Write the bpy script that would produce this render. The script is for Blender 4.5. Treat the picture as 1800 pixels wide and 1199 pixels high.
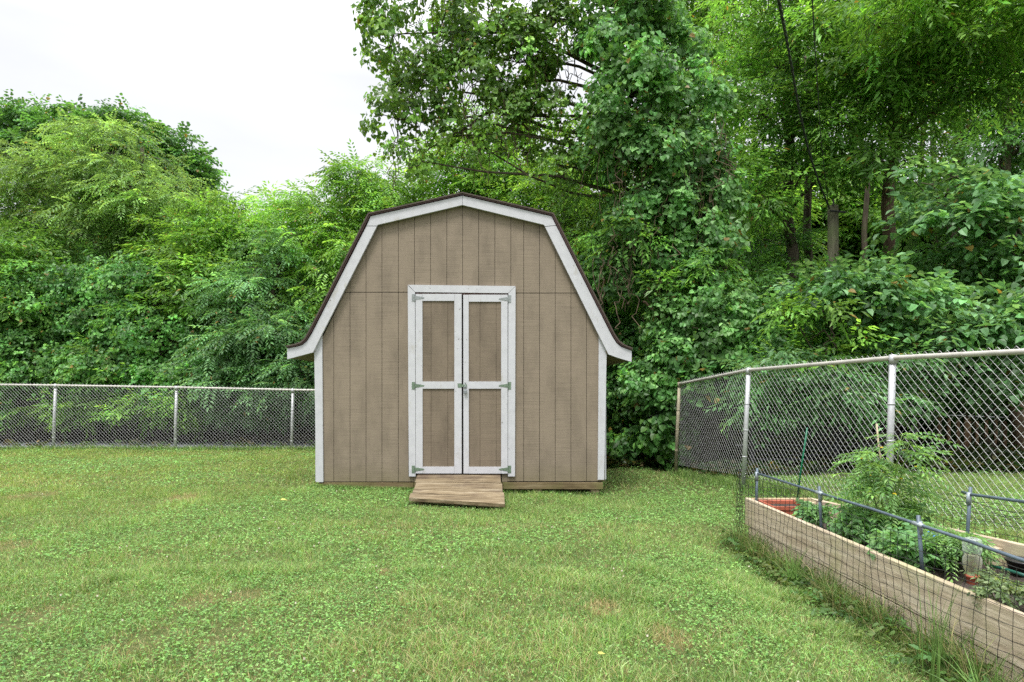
import bpy, bmesh, math
import numpy as np
from mathutils import Vector, Matrix
R = math.radians
for o in list(bpy.data.objects): bpy.data.objects.remove(o)
scene = bpy.context.scene

# ------------------------------------------------------------------ camera
F = 1150.0; CX = 900.0; HY = 683.0; EYE = 1.28
cam_d = bpy.data.cameras.new("camera"); cam = bpy.data.objects.new("camera", cam_d)
scene.collection.objects.link(cam); scene.camera = cam
cam.location = (0, 0, EYE); cam.rotation_euler = (R(90), 0, 0)
cam_d.sensor_width = 36; cam_d.lens = 36*F/1800; cam_d.shift_y = (HY-599.5)/1800
cam_d.clip_start = 0.05; cam_d.clip_end = 2000

# ------------------------------------------------------------------ world
SUN_EL, SUN_AZ = 64, 205          # azimuth from +Y clockwise: behind the camera, slightly left
w = bpy.data.worlds.new("World"); scene.world = w; w.use_nodes = True
nt = w.node_tree; nt.nodes.clear()
def N(nt, t, **kw):
    n = nt.nodes.new(t)
    for k, v in kw.items():
        if k.startswith('i_'):
            n.inputs[k[2:].replace('_', ' ')].default_value = v
        else: setattr(n, k, v)
    return n
def MATH(nt, op, a, b=None, c=None, clamp=False):
    n = nt.nodes.new('ShaderNodeMath'); n.operation = op; n.use_clamp = clamp
    for i, v in enumerate((a, b, c)):
        if v is None: continue
        if isinstance(v, (int, float)): n.inputs[i].default_value = v
        else: nt.links.new(v, n.inputs[i])
    return n.outputs[0]
sky = N(nt, 'ShaderNodeTexSky', sky_type='NISHITA', sun_disc=False)
sky.sun_elevation = R(SUN_EL); sky.sun_rotation = R(SUN_AZ); sky.air_density = 1.0; sky.dust_density = 2.0
tc = N(nt, 'ShaderNodeTexCoord'); sep = N(nt, 'ShaderNodeSeparateXYZ')
nt.links.new(tc.outputs['Generated'], sep.inputs[0])
noi = N(nt, 'ShaderNodeTexNoise'); noi.inputs['Scale'].default_value = 1.6; noi.inputs['Detail'].default_value = 6
mp = N(nt, 'ShaderNodeMapping'); mp.inputs['Scale'].default_value = (1, 1, 3.0)
nt.links.new(tc.outputs['Generated'], mp.inputs[0]); nt.links.new(mp.outputs[0], noi.inputs['Vector'])
# overcast cloud deck: brighter towards the zenith, faint streaks
lum = MATH(nt, 'MULTIPLY_ADD', MATH(nt, 'MAXIMUM', MATH(nt, 'SUBTRACT', sep.outputs['Z'], 0.42), 0.0), 26.0, 4.2)
lum = MATH(nt, 'MULTIPLY', lum, MATH(nt, 'MULTIPLY_ADD', noi.outputs['Fac'], 0.62, 0.70))
cc = N(nt, 'ShaderNodeCombineXYZ')
nt.links.new(MATH(nt, 'MULTIPLY', lum, 0.975), cc.inputs[0]); nt.links.new(MATH(nt, 'MULTIPLY', lum, 0.985), cc.inputs[1]); nt.links.new(MATH(nt, 'MULTIPLY', lum, 1.01), cc.inputs[2])
mx = N(nt, 'ShaderNodeMixRGB'); mx.inputs[0].default_value = 0.93
nt.links.new(sky.outputs[0], mx.inputs[1]); nt.links.new(cc.outputs[0], mx.inputs[2])
bg = N(nt, 'ShaderNodeBackground'); bg.inputs['Strength'].default_value = 0.10
nt.links.new(mx.outputs[0], bg.inputs[0])
wo = N(nt, 'ShaderNodeOutputWorld'); nt.links.new(bg.outputs[0], wo.inputs[0])
# ------------------------------------------------------------------ sun (through the overcast)
sd = bpy.data.lights.new("sun", 'SUN'); sd.energy = 1.5; sd.angle = R(14); sd.color = (1.0, 0.965, 0.91)
so = bpy.data.objects.new("sun", sd); scene.collection.objects.link(so)
az, el = R(SUN_AZ), R(SUN_EL)
sdir = Vector((math.sin(az)*math.cos(el), math.cos(az)*math.cos(el), math.sin(el)))
so.rotation_euler = sdir.to_track_quat('Z', 'Y').to_euler(); so.location = (0, -5, 12)
# ------------------------------------------------------------------ exposure
vs = scene.view_settings; vs.view_transform = 'Standard'; vs.look = 'None'; vs.exposure = 1.28; vs.gamma = 1.0
scene.cycles.max_bounces = 8; scene.cycles.diffuse_bounces = 4; scene.cycles.transmission_bounces = 6; scene.cycles.glossy_bounces = 3
scene.cycles.transparent_max_bounces = 8; scene.cycles.use_denoising = False

# ================================================================== helpers
def PT(px, py, Y): return np.array([(px-CX)*Y/F, Y, EYE-(py-HY)*Y/F])
def ss(t): t = np.clip(t, 0, 1); return t*t*(3-2*t)
def unit(v): return v/np.maximum(np.linalg.norm(v, axis=-1, keepdims=True), 1e-9)
class VNoise:
    def __init__(s, seed, n=64):
        s.n = n; s.g = np.random.default_rng(seed).random((n, n))
    def __call__(s, x, y):
        xi = np.floor(x).astype(int); yi = np.floor(y).astype(int); fx = ss(x-xi); fy = ss(y-yi)
        g, n = s.g, s.n
        a = g[xi % n, yi % n]; b = g[(xi+1) % n, yi % n]; c = g[xi % n, (yi+1) % n]; d = g[(xi+1) % n, (yi+1) % n]
        return (a*(1-fx)+b*fx)*(1-fy)+(c*(1-fx)+d*fx)*fy
    def fbm(s, x, y, o=4):
        r = 0; a = .5; t = 0
        for k in range(o): r = r+a*s(x*2**k+17*k, y*2**k+31*k); t += a; a *= .5
        return r/t
VN = VNoise(3)
def H(x, y):
    x = np.asarray(x, float); y = np.asarray(y, float)
    lev = np.clip(-.027*(x+1.9), -.09, .02)*ss((y-5)/2.5)
    k = np.maximum(ss((10.9-y)/3.2), ss((x-3.2)/1.2))
    bank = .25*ss((x-2.35)/.85)*k
    hill = 5.5*ss((y-18)/20)
    bump = .035*(VN.fbm(x*.55, y*.55, 3)-.5)
    drop = -.05*ss((y-13.3)/.8)*ss((1.5-x)/1.0)
    dip = -.115*ss((x-1.25)/.7)*ss((6.5-y)/1.2)*(1-ss((x-2.45)/.4))
    return lev+bank+hill+bump+drop+dip

def add_prop(o, label=None, cat=None, group=None, kind=None):
    if label: o['label'] = label
    if cat: o['category'] = cat
    if group: o['group'] = group
    if kind: o['kind'] = kind
    return o
def thing(name, label, cat, loc=(0, 0, 0), group=None):
    o = bpy.data.objects.new(name, None); scene.collection.objects.link(o); o.location = loc
    o.empty_display_size = .2
    return add_prop(o, label, cat, group)
def link(name, me, mat, parent=None):
    o = bpy.data.objects.new(name, me); scene.collection.objects.link(o)
    if mat is not None: me.materials.append(mat)
    if parent is not None:
        o.parent = parent; o.matrix_parent_inverse = Matrix.Translation(-Vector(parent.location))
    return o
def np_mesh(name, V, faces_sizes, idx, col=None, smooth=False):
    """V (n,3), idx flat vertex index array, faces_sizes: int or array"""
    me = bpy.data.meshes.new(name)
    idx = np.asarray(idx, np.int32).ravel()
    if isinstance(faces_sizes, int): nf = len(idx)//faces_sizes; tot = np.full(nf, faces_sizes, np.int32)
    else: tot = np.asarray(faces_sizes, np.int32); nf = len(tot)
    st = np.concatenate([[0], np.cumsum(tot)[:-1]]).astype(np.int32)
    me.vertices.add(len(V)); me.vertices.foreach_set('co', np.ascontiguousarray(V, np.float32).ravel())
    me.loops.add(len(idx)); me.loops.foreach_set('vertex_index', idx)
    me.polygons.add(nf); me.polygons.foreach_set('loop_start', st); me.polygons.foreach_set('loop_total', tot)
    if col is not None:
        a = me.color_attributes.new('col', 'BYTE_COLOR' if False else 'FLOAT_COLOR', 'POINT')
        c4 = np.ones((len(V), 4), np.float32); c4[:, :3] = col
        a.data.foreach_set('color', c4.ravel())
    me.update(calc_edges=True)
    me.polygons.foreach_set('use_smooth', np.full(nf, bool(smooth)))
    return me
def obj(name, V, fs, idx, mat, parent=None, col=None, smooth=False):
    return link(name, np_mesh(name, V, fs, idx, col, smooth), mat, parent)

# --- accumulating mesh builder for solid things
class MB:
    def __init__(s): s.v = []; s.f = []; s.n = 0; s.sz = []
    def add(s, V, faces):
        s.v.append(np.asarray(V, float))
        for f in faces: s.f.extend([i+s.n for i in f]); s.sz.append(len(f))
        s.n += len(V); return s
    def box(s, x0, x1, y0, y1, z0, z1):
        V = [(x, y, z) for z in (z0, z1) for y in (y0, y1) for x in (x0, x1)]
        return s.add(V, [(0, 2, 3, 1), (4, 5, 7, 6), (0, 1, 5, 4), (2, 6, 7, 3), (0, 4, 6, 2), (1, 3, 7, 5)])
    def bbox(s, x0, x1, y0, y1, z0, z1, b=.003):
        """box with chamfered edges"""
        bm = bmesh.new(); bmesh.ops.create_cube(bm, size=1)
        for v in bm.verts: v.co = Vector((x0+(v.co.x+.5)*(x1-x0), y0+(v.co.y+.5)*(y1-y0), z0+(v.co.z+.5)*(z1-z0)))
        bmesh.ops.bevel(bm, geom=bm.edges[:], offset=b, segments=1, affect='EDGES', profile=.5)
        bm.verts.index_update(); V = [tuple(v.co) for v in bm.verts]; Fc = [[v.index for v in f.verts] for f in bm.faces]; bm.free()
        return s.add(V, Fc)
    def hexa(s, A, B):
        """A: 4 bottom/front pts, B: 4 matching pts"""
        return s.add(list(A)+list(B), [(3, 2, 1, 0), (4, 5, 6, 7), (0, 1, 5, 4), (1, 2, 6, 5), (2, 3, 7, 6), (3, 0, 4, 7)])
    def prismXZ(s, poly, y0, y1):
        """polygon in XZ (ccw seen from -Y) extruded from y0 (front) to y1"""
        n = len(poly); V = [(x, y0, z) for x, z in poly]+[(x, y1, z) for x, z in poly]
        return s.add(V, [tuple(range(n)), tuple(range(2*n-1, n-1, -1))]+[(i, i+n, (i+1) % n+n, (i+1) % n) for i in range(n)])
    def beam(s, p, q, w, h, up=(0, 0, 1)):
        p = np.array(p, float); q = np.array(q, float); d = unit(q-p); sd_ = unit(np.cross(d, up)); u = np.cross(sd_, d)
        a = [p+sd_*sx*w/2+u*sz*h/2 for sx, sz in ((-1, -1), (1, -1), (1, 1), (-1, 1))]
        b = [q+sd_*sx*w/2+u*sz*h/2 for sx, sz in ((-1, -1), (1, -1), (1, 1), (-1, 1))]
        return s.hexa(a, b)
    def tube(s, pts, rad, sides=8, caps=True):
        P = np.array(pts, float); n = len(P)
        rad = np.full(n, rad) if np.isscalar(rad) else np.array(rad, float)
        T = unit(np.gradient(P, axis=0)); ref = np.array([0, 0, 1.]) if abs(T[0][2]) < .9 else np.array([1., 0, 0])
        u = unit(np.cross(T[0], ref)); V = []
        for i in range(n):
            u = unit(u-T[i]*np.dot(u, T[i])); v = np.cross(T[i], u)
            for k in range(sides):
                a = 2*math.pi*k/sides; V.append(P[i]+rad[i]*(math.cos(a)*u+math.sin(a)*v))
        Fc = [(i*sides+k, i*sides+(k+1) % sides, (i+1)*sides+(k+1) % sides, (i+1)*sides+k) for i in range(n-1) for k in range(sides)]
        if caps: Fc += [tuple(range(sides-1, -1, -1)), tuple((n-1)*sides+k for k in range(sides))]
        return s.add(V, Fc)
    def lathe(s, c, prof, sides=16):
        """prof: list of (r,z) from bottom to top, around vertical axis at c"""
        V = [(c[0]+r*math.cos(2*math.pi*k/sides), c[1]+r*math.sin(2*math.pi*k/sides), c[2]+z) for r, z in prof for k in range(sides)]
        n = len(prof)
        Fc = [(i*sides+k, i*sides+(k+1) % sides, (i+1)*sides+(k+1) % sides, (i+1)*sides+k) for i in range(n-1) for k in range(sides)]
        Fc += [tuple(range(sides-1, -1, -1)), tuple((n-1)*sides+k for k in range(sides))]
        return s.add(V, Fc)
    def build(s, name, mat, parent=None, smooth=False):
        return obj(name, np.vstack(s.v), s.sz, s.f, mat, parent, smooth=smooth)
def prisms(A, B, ra, rb=None, sides=3):
    """many straight thin rods; returns V, idx(quads)"""
    A = np.asarray(A, float); B = np.asarray(B, float); n = len(A)
    ra = np.broadcast_to(ra, (n,)); rb = ra if rb is None else np.broadcast_to(rb, (n,))
    T = unit(B-A); ref = np.where(np.abs(T[:, 2:3]) < .9, np.array([[0, 0, 1.]]), np.array([[1., 0, 0]]))
    u = unit(np.cross(T, ref)); v = np.cross(T, u)
    ang = np.arange(sides)*2*np.pi/sides
    ring = np.cos(ang)[None, :, None]*u[:, None]+np.sin(ang)[None, :, None]*v[:, None]
    V = np.concatenate([A[:, None]+ring*ra[:, None, None], B[:, None]+ring*rb[:, None, None]], 1).reshape(-1, 3)
    k = np.arange(sides); q = np.stack([k, (k+1) % sides, (k+1) % sides+sides, k+sides], 1)
    idx = (np.arange(n)[:, None, None]*2*sides+q[None]).reshape(-1)
    return V, idx

# ================================================================== materials
def newmat(name):
    m = bpy.data.materials.new(name); m.use_nodes = True; nt = m.node_tree
    p = nt.nodes['Principled BSDF']; return m, nt, p
def ramp(nt, fac, stops):
    r = nt.nodes.new('ShaderNodeValToRGB'); e = r.color_ramp.elements
    while len(e) < len(stops): e.new(.5)
    for i, (p, c) in enumerate(stops): e[i].position = p; e[i].color = (*c, 1)
    nt.links.new(fac, r.inputs[0]); return r.outputs[0]
def noise(nt, scale, sc=(1, 1, 1), detail=4, rough=.55, off=(0, 0, 0), dist=0):
    t = nt.nodes.new('ShaderNodeTexCoord'); m = nt.nodes.new('ShaderNodeMapping'); m.inputs['Scale'].default_value = sc; m.inputs['Location'].default_value = off
    n = nt.nodes.new('ShaderNodeTexNoise'); n.inputs['Scale'].default_value = scale; n.inputs['Detail'].default_value = detail; n.inputs['Roughness'].default_value = rough; n.inputs['Distortion'].default_value = dist
    nt.links.new(t.outputs['Object'], m.inputs[0]); nt.links.new(m.outputs[0], n.inputs['Vector']); return n.outputs['Fac']
def mixc(nt, f, a, b, mode='MIX'):
    n = nt.nodes.new('ShaderNodeMixRGB'); n.blend_type = mode
    for i, v in enumerate((f, a, b)):
        if isinstance(v, (int, float)): n.inputs[i].default_value = v
        elif isinstance(v, tuple): n.inputs[i].default_value = (*v, 1)
        else: nt.links.new(v, n.inputs[i])
    return n.outputs[0]
def bump(nt, p, h, strength=.3, dist=.01):
    b = nt.nodes.new('ShaderNodeBump'); b.inputs['Strength'].default_value = strength; b.inputs['Distance'].default_value = dist
    nt.links.new(h, b.inputs['Height']); nt.links.new(b.outputs[0], p.inputs['Normal'])
def leaf_mat(name, trans=.3, rough=.5, spec=.35, tint=(1.25, 1.1, .6)):
    m, nt, p = newmat(name)
    a = nt.nodes.new('ShaderNodeAttribute'); a.attribute_name = 'col'
    nt.links.new(a.outputs['Color'], p.inputs['Base Color']); p.inputs['Roughness'].default_value = rough; p.inputs['Specular IOR Level'].default_value = spec
    t = nt.nodes.new('ShaderNodeBsdfTranslucent'); nt.links.new(mixc(nt, 1.0, a.outputs['Color'], tint, 'MULTIPLY'), t.inputs[0])
    s = nt.nodes.new('ShaderNodeMixShader'); s.inputs[0].default_value = trans
    nt.links.new(p.outputs[0], s.inputs[1]); nt.links.new(t.outputs[0], s.inputs[2])
    nt.links.new(s.outputs[0], nt.nodes['Material Output'].inputs[0]); return m
M = {}
M['leaf'] = leaf_mat('foliage', .50, .42, .38, (1.35, 1.2, .65))
M['grass'] = leaf_mat('grass_blades', .35, .6, .2, (1.2, 1.1, .7))
def simple(name, c, rough=.6, metal=0, var=.0, nsc=8, b=0, bs=40):
    m, nt, p = newmat(name)
    if var:
        f = noise(nt, nsc); lo = tuple(x*(1-var) for x in c); hi = tuple(min(1, x*(1+var)) for x in c)
        nt.links.new(ramp(nt, f, [(.3, lo), (.7, hi)]), p.inputs['Base Color'])
    else: p.inputs['Base Color'].default_value = (*c, 1)
    p.inputs['Roughness'].default_value = rough; p.inputs['Metallic'].default_value = metal
    if b: bump(nt, p, noise(nt, bs), b, .005)
    M[name] = m; return m
# painted rough-sawn siding
def siding(name, c, blotch):
    m, nt, p = newmat(name)
    fine = noise(nt, 1, (2.2, 3, 150), 3, .6); blo = noise(nt, 1.9, (2.2, 1, .8), 7, .68); sp = noise(nt, 1, (9, 9, 22), 4, .7, (3, 1, 2))
    base = ramp(nt, blo, [(.3, tuple(x*(1-blotch) for x in c)), (.55, c), (.8, tuple(x*1.06 for x in c))])
    base = mixc(nt, 1.0, base, ramp(nt, fine, [(.32, (.80, .80, .80)), (.5, (1.0, 1.0, 1.0)), (.75, (1.08, 1.08, 1.08))]), 'MULTIPLY')
    base = mixc(nt, ramp(nt, sp, [(.68, (0, 0, 0)), (.78, (.5, .5, .5))]), base, tuple(x*.55 for x in c))
    t = nt.nodes.new('ShaderNodeTexCoord'); s_ = nt.nodes.new('ShaderNodeSeparateXYZ'); nt.links.new(t.outputs['Object'], s_.inputs[0])
    low = MATH(nt, 'MULTIPLY', MATH(nt, 'SUBTRACT', .34, s_.outputs['Z'], clamp=True), 3.0, clamp=True)
    low = MATH(nt, 'MULTIPLY', low, noise(nt, 6, (1, 1, 1), 5, .6, (5, 5, 5)))
    base = mixc(nt, low, base, (.13, .115, .05))
    nt.links.new(base, p.inputs['Base Color']); p.inputs['Roughness'].default_value = .75; p.inputs['Specular IOR Level'].default_value = .25
    bump(nt, p, fine, .5, .004); M[name] = m
siding('siding_tan', (.218, .177, .132), .24)
siding('siding_door', (.176, .140, .102), .30)
def painted(name, c):
    m, nt, p = newmat(name)
    g = noise(nt, 3, (4, 4, 4), 6, .6); k = noise(nt, 26, (1, 1, .7), 2, .5); w_ = noise(nt, 5, (1.3, 1, .6), 8, .75, (9, 2, 4))
    base = ramp(nt, g, [(.3, tuple(x*.90 for x in c)), (.6, c)])
    base = mixc(nt, ramp(nt, k, [(.715, (0, 0, 0)), (.745, (.85, .85, .85))]), base, (.14, .13, .12))
    base = mixc(nt, ramp(nt, w_, [(.58, (0, 0, 0)), (.70, (.7, .7, .7))]), base, (.33, .31, .26))
    nt.links.new(base, p.inputs['Base Color']); p.inputs['Roughness'].default_value = .55; bump(nt, p, g, .15, .004); M[name] = m
painted('white_paint', (.465, .468, .495))
def wood(name, c0, c1, c2, sc, rough=.8, moss=None):
    m, nt, p = newmat(name)
    g = noise(nt, 1, sc, 6, .65, dist=.4); g2 = noise(nt, 2.2, (1, 1, 1), 5, .6, (7, 3, 1)); g3 = noise(nt, 1, tuple(x*2.6 for x in sc), 4, .7, (2, 2, 8))
    base = ramp(nt, g, [(.28, c0), (.5, c1), (.72, c2)])
    base = mixc(nt, 1.0, base, ramp(nt, g3, [(.3, (.72, .7, .68)), (.65, (1.08, 1.08, 1.08))]), 'MULTIPLY')
    if moss: base = mixc(nt, ramp(nt, g2, [(.5, (0, 0, 0)), (.68, (.75, .75, .75))]), base, moss)
    nt.links.new(base, p.inputs['Base Color']); p.inputs['Roughness'].default_value = rough; p.inputs['Specular IOR Level'].default_value = .2
    bump(nt, p, g3, .45, .006); M[name] = m
wood('bed_wood', (.34, .27, .19), (.50, .42, .31), (.58, .51, .40), (22, 1.3, 22), moss=(.34, .33, .16))
wood('bed_wood_cross', (.27, .19, .11), (.42, .32, .20), (.48, .40, .28), (1.5, 22, 22), moss=(.30, .28, .12))
wood('ramp_wood', (.030, .021, .016), (.185, .138, .080), (.35, .295, .205), (2.0, 26, 26), moss=(.055, .034, .025))
_nt = M['ramp_wood'].node_tree; _p = _nt.nodes['Principled BSDF']; _c = _p.inputs['Base Color'].links[0].from_socket; _o = _nt.nodes.new('ShaderNodeObjectInfo')
_nt.links.new(mixc(_nt, 1.0, _c, ramp(_nt, _o.outputs['Random'], [(0, (.70, .72, .76)), (1, (1.12, 1.14, 1.16))]), 'MULTIPLY'), _p.inputs['Base Color'])
wood('skid_wood', (.08, .058, .03), (.15, .115, .06), (.23, .185, .11), (2.4, 16, 16), moss=(.14, .14, .05))
wood('pole_wood', (.045, .042, .03), (.095, .095, .06), (.15, .15, .10), (20, 20, 1.2), moss=(.10, .14, .05))
wood('bark', (.03, .024, .018), (.075, .06, .045), (.14, .115, .09), (14, 14, 2.0), moss=(.07, .08, .035))
wood('bark_brown', (.05, .034, .022), (.13, .09, .06), (.22, .16, .11), (14, 14, 2.0))
wood('picket_wood', (.07, .04, .022), (.16, .10, .055), (.24, .16, .09), (20, 20, 2.0))
simple('galv', (.44, .45, .46), .45, .35, .12, 20); simple('galv_rail', (.46, .44, .40), .5, .25, .15, 9)
simple('galv_wire', (.42, .42, .42), .55, .3)
simple('rust_post', (.30, .27, .19), .7, .1, .25, 12)
simple('hinge_green', (.16, .22, .16), .5, .5, .35, 60); simple('hinge_grey', (.28, .30, .30), .45, .6, .3, 60)
simple('dark_gap', (.012, .01, .009), .9); simple('header_brown', (.10, .045, .04), .8)
simple('drip_edge', (.075, .035, .034), .5, 0, .2, 14); simple('pipe_blue', (.085, .115, .145), .5, .2, .3, 10, .2)
simple('pipe_joint', (.27, .31, .34), .5, .3, .2, 20)
simple('black_wire', (.018, .018, .018), .5, .3); simple('terracotta', (.34, .085, .045), .7, 0, .2, 9, .3)
simple('black_plastic', (.012, .012, .013), .35); simple('green_stake', (.0, .12, .055), .4); simple('hose_green', (.01, .07, .05), .35)
simple('blue_plastic', (.06, .24, .62), .35, 0, .5, 30); simple('cane', (.42, .35, .24), .7)
simple('cable', (.02, .02, .021), .6); simple('soil_block', (.30, .23, .15), .9, 0, .3, 15)
simple('dark_rail', (.045, .045, .055), .7, 0, .5, 12); simple('steel', (.35, .37, .40), .3, .9)
simple('vine_stem', (.11, .08, .05), .9, 0, .3, 8)
# shingles
m, nt, p = newmat('shingle'); f = noise(nt, 60, (1, 1, 1), 3); g = noise(nt, 4)
nt.links.new(mixc(nt, .5, ramp(nt, f, [(.3, (.03, .022, .018)), (.7, (.11, .085, .07))]), ramp(nt, g, [(.3, (.04, .03, .024)), (.7, (.085, .065, .055))])), p.inputs['Base Color'])
p.inputs['Roughness'].default_value = .95; bump(nt, p, f, .6, .006); M['shingle'] = m
# soil of bed
m, nt, p = newmat('garden_soil'); f = noise(nt, 30, (1, 1, 1), 8, .7); g = noise(nt, 90, (1, 1, 1), 4, .6, (4, 4, 4))
nt.links.new(mixc(nt, ramp(nt, g, [(.62, (0, 0, 0)), (.7, (1, 1, 1))]), ramp(nt, f, [(.3, (.018, .012, .010)), (.6, (.06, .042, .032)), (.75, (.16, .12, .085))]), (.26, .2, .14)), p.inputs['Base Color'])
p.inputs['Roughness'].default_value = .95; bump(nt, p, f, 1.0, .03); M['garden_soil'] = m
# ground: thatch and soil under the grass; leaf litter under the trees
m, nt, p = newmat('ground_cover'); f = noise(nt, 9, (1, 1, 1), 8, .7); g = noise(nt, 60, (1, 1, 1), 5, .7, (3, 3, 3))
lawnc = ramp(nt, f, [(.3, (.055, .08, .025)), (.5, (.095, .12, .04)), (.7, (.16, .15, .07))])
lit = ramp(nt, g, [(.35, (.018, .014, .009)), (.6, (.045, .034, .022)), (.75, (.08, .06, .038))])
a = nt.nodes.new('ShaderNodeAttribute'); a.attribute_name = 'col'
nt.links.new(mixc(nt, a.outputs['Fac'], lit, lawnc), p.inputs['Base Color']); p.inputs['Roughness'].default_value = 1; p.inputs['Specular IOR Level'].default_value = .1
bump(nt, p, g, .8, .03); M['ground_cover'] = m
m, nt, p = newmat('asphalt'); f = noise(nt, 40, (1, 1, 1), 6, .7); g = noise(nt, 2)
nt.links.new(mixc(nt, .5, ramp(nt, f, [(.3, (.07, .075, .085)), (.7, (.15, .16, .175))]), ramp(nt, g, [(.3, (.08, .085, .10)), (.7, (.14, .15, .165))])), p.inputs['Base Color'])
p.inputs['Roughness'].default_value = .85; M['asphalt'] = m
# bottle
def clearish(name, c, g_):
    m, nt, p = newmat(name); t = nt.nodes.new('ShaderNodeBsdfTransparent'); t.inputs[0].default_value = (*c, 1); p.inputs['Base Color'].default_value = (*c, 1); p.inputs['Roughness'].default_value = .12; p.inputs['Specular IOR Level'].default_value = .8
    s_ = nt.nodes.new('ShaderNodeMixShader'); lw = nt.nodes.new('ShaderNodeLayerWeight'); lw.inputs[0].default_value = .35
    nt.links.new(MATH(nt, 'MULTIPLY_ADD', lw.outputs['Facing'], .35, g_), s_.inputs[0]); nt.links.new(t.outputs[0], s_.inputs[1]); nt.links.new(p.outputs[0], s_.inputs[2]); nt.links.new(s_.outputs[0], nt.nodes['Material Output'].inputs[0]); M[name] = m
clearish('clear_plastic', (.90, .92, .93), .05); clearish('water_fill', (.74, .72, .44), .06)

# ================================================================== GROUND
def axis(segs):
    out = []
    for a, b, st in segs: out.append(np.arange(a, b, st))
    return np.concatenate(out+[[segs[-1][1]]])
gx = axis([(-400, -60, 34), (-60, -20, 4), (-20, -4, .5), (-4, 8, .2), (8, 22, .7), (22, 60, 4), (60, 400, 34)])
gy = axis([(-60, -6, 6), (-6, 0, .75), (0, 14, .2), (14, 40, 1), (40, 400, 30)])
X, Y = np.meshgrid(gx, gy, indexing='ij'); Z = H(X, Y)
nx, ny = X.shape; I = np.arange(nx*ny).reshape(nx, ny)
q = np.stack([I[:-1, :-1], I[1:, :-1], I[1:, 1:], I[:-1, 1:]], -1).reshape(-1)
lawnmask = (1-ss((Y-13.4)/.5))*(1-ss((X-6.4)/1.2)*0)*(1-ss((Y-(8.6+.0*X))/.5)*ss((X-2.9)/.3))
g_ = obj('ground', np.stack([X, Y, Z], -1).reshape(-1, 3), 4, q, M['ground_cover'], col=np.repeat(lawnmask.reshape(-1, 1), 3, 1), smooth=True)
add_prop(g_, 'lawn soil and shaded woodland floor', None, kind='structure')
# narrow paved strip behind the back fence
px_ = np.arange(-34, 1.2, .5); V = []
for x in px_:
    for y in (14.15, 15.9+.15*math.sin(x)): V.append((x, y, float(H(x, 15.0))+.03))
ii = []
for k in range(len(px_)-1): ii += [2*k, 2*k+2, 2*k+3, 2*k+1]
add_prop(obj('path', np.array(V), 4, ii, M['asphalt']), 'pale paved strip running behind the back fence', None, kind='structure')

# ------------------------------------------------------------------ leaf geometry
def jitter_cols(rng, n, pal, v=.22):
    pal = np.array(pal, float); c = pal[rng.integers(0, len(pal), n)]
    t = rng.random((n, 1)); c2 = pal[rng.integers(0, len(pal), n)]
    c = c*(1-t*.5)+c2*t*.5
    return c*np.exp(rng.normal(0, v, (n, 1)))
def leaf_mesh(P, D, Nn, L, W, broad):
    """P base, D dir, Nn normal -> V, sizes, idx, verts per leaf"""
    n = len(P); S = np.cross(D, Nn); L = L[:, None]; W = W[:, None]
    if broad:
        f = .12
        V = np.stack([P, P+D*L*.12-S*W*.5+Nn*W*f, P+D*L*.58-S*W*.42+Nn*W*f*.6, P+D*L-Nn*L*.14, P+D*L*.58+S*W*.42+Nn*W*f*.6, P+D*L*.12+S*W*.5+Nn*W*f], 1)
        k = 6; q = np.array([0, 1, 2, 3, 0, 3, 4, 5]); sz = 4
    else:
        V = np.stack([P, P+D*L*.42-S*W*.5+Nn*W*.15, P+D*L-Nn*L*.12, P+D*L*.42+S*W*.5+Nn*W*.15], 1)
        k = 4; q = np.array([0, 1, 2, 0, 2, 3]); sz = 3
    idx = (np.arange(n)[:, None]*k+q[None]).reshape(-1)
    return V.reshape(-1, 3), sz, idx, k
def template(kind, rng):
    """sprays in local frame: X along twig, Z up. returns pos, dir, nor, len, wid"""
    P, D, Nn, L, W = [], [], [], [], []
    def put(p, d, n, l, w):
        d = unit(np.array(d, float)); n = np.array(n, float); n = unit(n-d*np.dot(n, d)); P.append(p); D.append(d); Nn.append(n); L.append(l); W.append(w)
    if kind == 'pinnate':
        for k in range(6):
            t = (k+.6)/6; x = .40*t; z = -.16*t*t; 
            for s in (-1, 1):
                put((x, s*.01, z), (.55, s*1.0, -.25-.25*t+rng.normal(0, .12)), (rng.normal(0, .15), rng.normal(0, .2), 1), .11*(1-.25*abs(t-.5)), .040)
        put((.40, 0, -.16), (1, 0, -.5), (0, 0, 1), .11, .042)
    elif kind == 'elm':
        for k in range(11):
            t = (k+.5)/11; s = 1 if k % 2 else -1; y0 = .07*s*rng.random()
            put((.42*t, y0, -.07*t*t+rng.normal(0, .015)), (.9, s*(.8+rng.normal(0, .25)), -.35+rng.normal(0, .22)), (rng.normal(0, .25), rng.normal(0, .3), 1), .115*rng.uniform(.75, 1.2), .047)
    elif kind == 'vine':      # X is downwards along the surface, Z is outwards
        for k in range(6):
            put((rng.uniform(-.05, .32), rng.uniform(-.16, .16), rng.uniform(-.04, .07)), (1, rng.normal(0, .35), .25+rng.normal(0, .2)), (-.3+rng.normal(0, .2), rng.normal(0, .3), 1), rng.uniform(.085, .13), rng.uniform(.085, .125))
    elif kind == 'broad':
        for k in range(8):
            t = (k+.5)/8; s = 1 if k % 2 else -1
            put((.45*t, s*.04, -.06*t*t+rng.normal(0, .02)), (.7, s*(.9+rng.normal(0, .3)), -.35+rng.normal(0, .25)), (rng.normal(0, .3), rng.normal(0, .3), 1), rng.uniform(.10, .15), rng.uniform(.08, .11))
    return [np.array(a, float) for a in (P, D, Nn, L, W)]
TR = np.random.default_rng(77)
TEMPL = {k: [template(k, TR) for _ in range(8)] for k in ('pinnate', 'elm', 'vine', 'broad')}
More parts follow.
